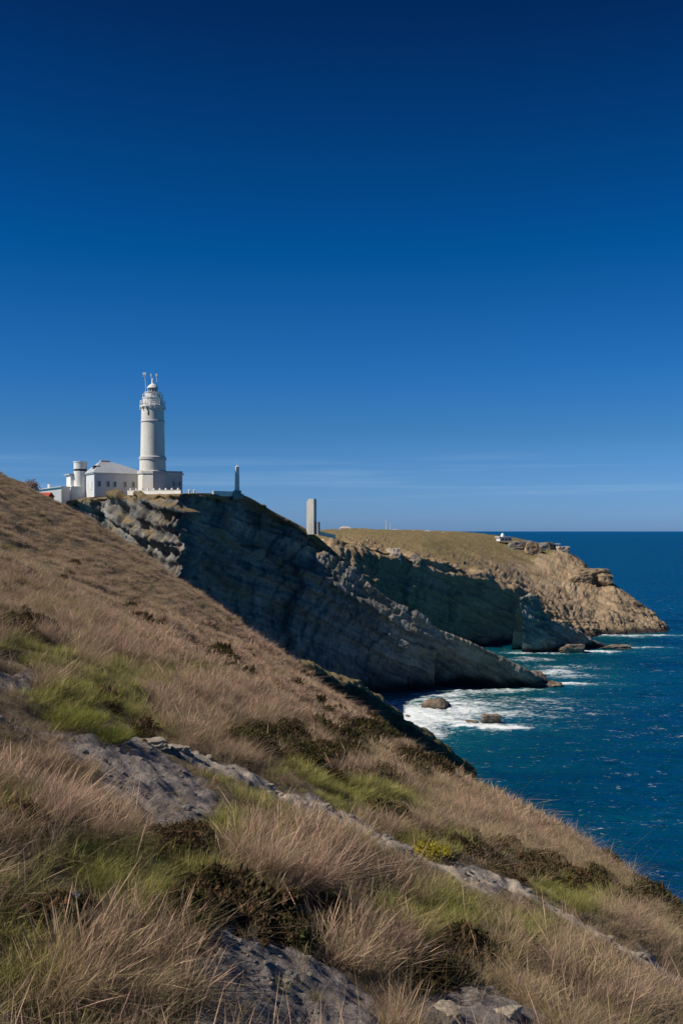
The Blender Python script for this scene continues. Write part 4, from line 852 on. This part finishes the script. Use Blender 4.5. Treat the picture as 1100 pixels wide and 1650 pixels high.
CL = [
 ('grass_tussock', 'big rusty pink feathery grass tussock at the left edge above the yellow-green clump', 'grass tussock', 60, 1345, blades(900, .62, .25, .50, .45, .5, .005, .5, 5, 201), mat_fixed('pink_tussock', 'pink', .15)),
 ('grass_tussock', 'rusty feathery tussock just left of the grey bare rock slope', 'grass tussock', 150, 1345, blades(700, .55, .25, .42, .45, .5, .005, .5, 5, 202), mat_fixed('pink_tussock', 'pink', .15)),
 ('grass_tussock', 'domed yellow-green grass tussock in front of the small dark bush', 'grass tussock', 235, 1452, blades(1300, .36, .2, .38, .6, .5, .0045, 0, 4, 203, dome=.7), mat_fixed('green_tussock', 'green', .75)),
 ('grass_tussock', 'yellow-green grass tussock left of the domed one, with a dark foot', 'grass tussock', 150, 1440, blades(900, .36, .25, .32, .55, .5, .0045, 0, 4, 204, dome=.5), mat_fixed('green_tussock', 'green', .55)),
 ('grass_tussock', 'bright green grass cushion by the upper bare path', 'grass tussock', 100, 1160, blades(2600, .34, .25, 1.0, .6, .5, .010, 0, 3, 205, dome=.8), mat_fixed('green_tussock', 'green', .08)),
 ('grass_tussock', 'dark green grass cushion hanging over the edge of the bare grey slope', 'grass tussock', 160, 1190, blades(1800, .34, .25, .7, .6, .6, .010, 0, 3, 206, dome=.8), mat_fixed('green_tussock', 'green', .0)),
 ('grass_tussock', 'tall lilac-tan feathery tussock in the middle of the foreground', 'grass tussock', 500, 1440, blades(1100, .62, .25, .50, .5, .5, .005, .55, 5, 207), mat_fixed('lilac_tussock', 'pink', .3)),
 ('grass_tussock', 'pale feathery tussock beside the middle foreground one, nearer the bare rock', 'grass tussock', 430, 1425, blades(800, .52, .25, .40, .45, .5, .005, .55, 5, 208), mat_fixed('lilac_tussock', 'pink', .5)),
 ('grass_tussock', 'green and straw tussock left of the deep shaded hollow at lower right', 'grass tussock', 660, 1500, blades(900, .46, .25, .4, .5, .45, .0045, .15, 4, 209), mat_fixed('mixed_tussock', 'green', .8)),
 ('grass_tussock', 'broad straw coloured tussock right of the deep shaded hollow', 'grass tussock', 800, 1530, blades(1300, .50, .25, .55, .5, .5, .005, .3, 5, 210), mat_fixed('straw_tussock', 'dry', .3)),
 ('grass_tussock', 'yellow-green spiky tussock below the dark ridge on the right', 'grass tussock', 925, 1470, blades(700, .58, .25, .34, .4, .4, .007, 0, 4, 211), mat_fixed('green_tussock', 'green', .55)),
 ('grass_tussock', 'golden tussock at the right edge beside the stony path', 'grass tussock', 1065, 1520, blades(900, .58, .25, .45, .4, .4, .007, .2, 4, 212), mat_fixed('gold_tussock', 'dry', .25)),
 ('grass_tussock', 'reddish feathery tussock in the lower right corner', 'grass tussock', 1010, 1625, blades(1000, .50, .25, .48, .45, .5, .0045, .55, 5, 213), mat_fixed('pink_tussock', 'pink', .05)),
 ('grass_tussock', 'long pale arching grass tussock at the bottom left', 'grass tussock', 215, 1610, blades(900, .50, .3, .40, .4, .8, .0034, .3, 6, 214, wind=(.32, -.12)), mat_fixed('straw_tussock', 'dry', .15)),
 ('grass_tussock', 'pale arching grass tussock at the bottom left edge over bright green blades', 'grass tussock', 90, 1600, blades(800, .48, .3, .36, .4, .8, .0034, .3, 6, 215, wind=(.32, -.12)), mat_fixed('straw_tussock', 'dry', .45)),
 ('grass_tussock', 'orange-brown grass tussock at the bottom between two bare rock patches', 'grass tussock', 635, 1650, blades(900, .34, .25, .26, .5, .5, .0034, .35, 5, 216), mat_fixed('rust_tussock', 'pink', .55)),
 ('heath_bush', 'small dark green bush at the lower end of the grey bare slope', 'bush', 295, 1375, heath(3600, .34, .26, 301, .014), mat_fixed('heath_bush', 'heath', .1)),
 ('heath_bush', 'dark bush in shade behind the foreground bare rock', 'bush', 335, 1500, heath(3000, .30, .24, 302, .014), mat_fixed('heath_bush', 'heath', .1)),
 ('heath_bush', 'brown twiggy bush right of the dark bush, above the bare rock', 'bush', 455, 1510, heath(3200, .36, .26, 303, .014), mat_fixed('brown_bush', 'heath', .75)),
 ('heath_bush', 'dark green bush overhanging the shaded hollow at lower right', 'bush', 735, 1560, heath(3000, .34, .24, 304, .014), mat_fixed('heath_bush', 'heath', .25)),
 ('gorse_bush', 'low gorse bush with yellow flowers beside the stony path', 'bush', 690, 1372, heath(2200, .62, .30, 305, .026), mat_fixed('gorse_bush', 'gorse', .5)),
 ('heath_bush', 'dark rounded bush in the middle of the slope below the pink grass', 'bush', 390, 1205, heath(3600, .85, .5, 306, .026), mat_fixed('heath_bush', 'heath', .3)),
 ('heath_bush', 'wide dark bush right of the rounded one in the middle of the slope', 'bush', 470, 1225, heath(4200, 1.2, .55, 307, .026), mat_fixed('heath_bush', 'heath', .4)),
]
for a in CL: clump(*a)
# bare reddish shrub on the skyline at the far left
loc = P(50, 800, 216); loc[2] -= .3
TW = thing('bare_shrub', 'bare reddish shrub on the skyline left of the red roofed shed', 'shrub', loc)
tb = MB(); r_ = random.Random(5)
def twig(a, d, L, r, k):
    b_ = a + d * L; tb.tube(a, b_, r, 5)
    if k: 
        for _ in range(3): twig(b_, (d + Vector((r_.uniform(-.6, .6), r_.uniform(-.6, .6), r_.uniform(-.1, .5)))).normalized(), L * .72, r * .65, k - 1)
for _ in range(4): twig(Vector((0, 0, 0)), Vector((r_.uniform(-.5, .5), r_.uniform(-.5, .5), 1)).normalized(), 1.5, .06, 3)
tb.build('branches', M['pink'], TW)
V, f, A = heath(900, 1.8, 2.6, 401, .12); V[:, 2] += 1.4; link('foliage', mesh_np('foliage', V, f, grass_mat('russet_leaves', (.12, .06, .04), (.28, .14, .10), (.34, .20, .14), fixed=.4), False, {'blade': A}), TW)

# loose stones and boulders on the bare ground
def stone(label, px, py, s, seed, mat='rubble', group=None, blocky=.5, sub=3):
    l = at_ground(px, py); o = rock('boulder' if s > .12 else 'stone', label, 'boulder' if s > .12 else 'stone', l + Vector((0, 0, s * .15)), (s, s * .8, s * .55), seed, M[mat], rz=seed * 1.7, group=group, blocky=blocky, sub=sub, rough=.3)
stone('large pale boulder at the upper end of the stony path', 250, 1208, .26, 501, 'pale_rock', sub=4)
stone('pale slab resting at the start of the narrow stony path', 287, 1219, .20, 502, 'pale_rock', sub=4)
stone('pale rounded rock at the bottom edge in the shaded hollow', 815, 1640, .16, 503, 'pale_rock', sub=4)
stone('pale rock at the bottom edge left of the shaded hollow', 725, 1640, .15, 504, 'pale_rock', sub=4)
stone('grey rock half hidden in grass at the lower left, right one of two', 112, 1470, .10, 505)
stone('grey rock half hidden in grass at the lower left, left one of two', 80, 1462, .09, 506)
stone('pale stone at the top rim of the foreground bare rock', 385, 1515, .07, 507, 'pale_rock')
stone('small pale stone under the middle foreground tussock', 575, 1560, .05, 508, 'pale_rock')
sm = [rock_mesh('stone', 520 + k, M['rubble'], (1, .8, .5), sub=2, blocky=.4) for k in range(4)] + [rock_mesh('stone', 530 + k, M['pale_rock'], (1, .8, .45), sub=2, blocky=.4) for k in range(3)]
pp = PATHS[0][0]; rs = random.Random(3)
for k in range(70):
    j = rs.randint(2, len(pp) - 3); t = rs.random(); c = pp[j] * (1 - t) + pp[j + 1] * t; x, y = c + np.array([rs.gauss(0, .16), rs.gauss(0, .2)])
    o = link('stone', sm[rs.randrange(7)], None, (x, y, float(H(np.array([x]), np.array([y]))[0]) + .01)); s = rs.uniform(.04, .12); o.scale = (s, s, s); o.rotation_euler = (0, 0, rs.random() * 6)
    tag(o, 'loose stone lying on the narrow stony path through the grass', 'stone', 'loose stones on the path')
ctr = [PATCH[0].mean(0), PATCH[1].mean(0)]
for k in range(170):
    c = ctr[k % 2]; sp_ = (.8, 1.4) if k % 2 == 0 else (.22, .3); x, y = c + np.array([rs.gauss(0, sp_[0]), rs.gauss(0, sp_[1])])
    if rockmask(np.array([x]), np.array([y]))[0] < .6: continue
    s = (rs.uniform(.02, .10) if k % 2 == 0 else rs.uniform(.012, .05)) * rs.uniform(.6, 1.2)
    o = link('stone', sm[rs.randrange(7)], None, (x, y, float(H(np.array([x]), np.array([y]))[0]))); o.scale = (s, s, s); o.rotation_euler = (0, 0, rs.random() * 6)
    if k % 2 == 0: tag(o, 'loose stone lying on the grey bare slope at the left', 'stone', 'loose stones on the bare slope')
    else: tag(o, 'loose stone lying on the bare rock at the bottom of the picture', 'stone', 'loose stones on the foreground rock')
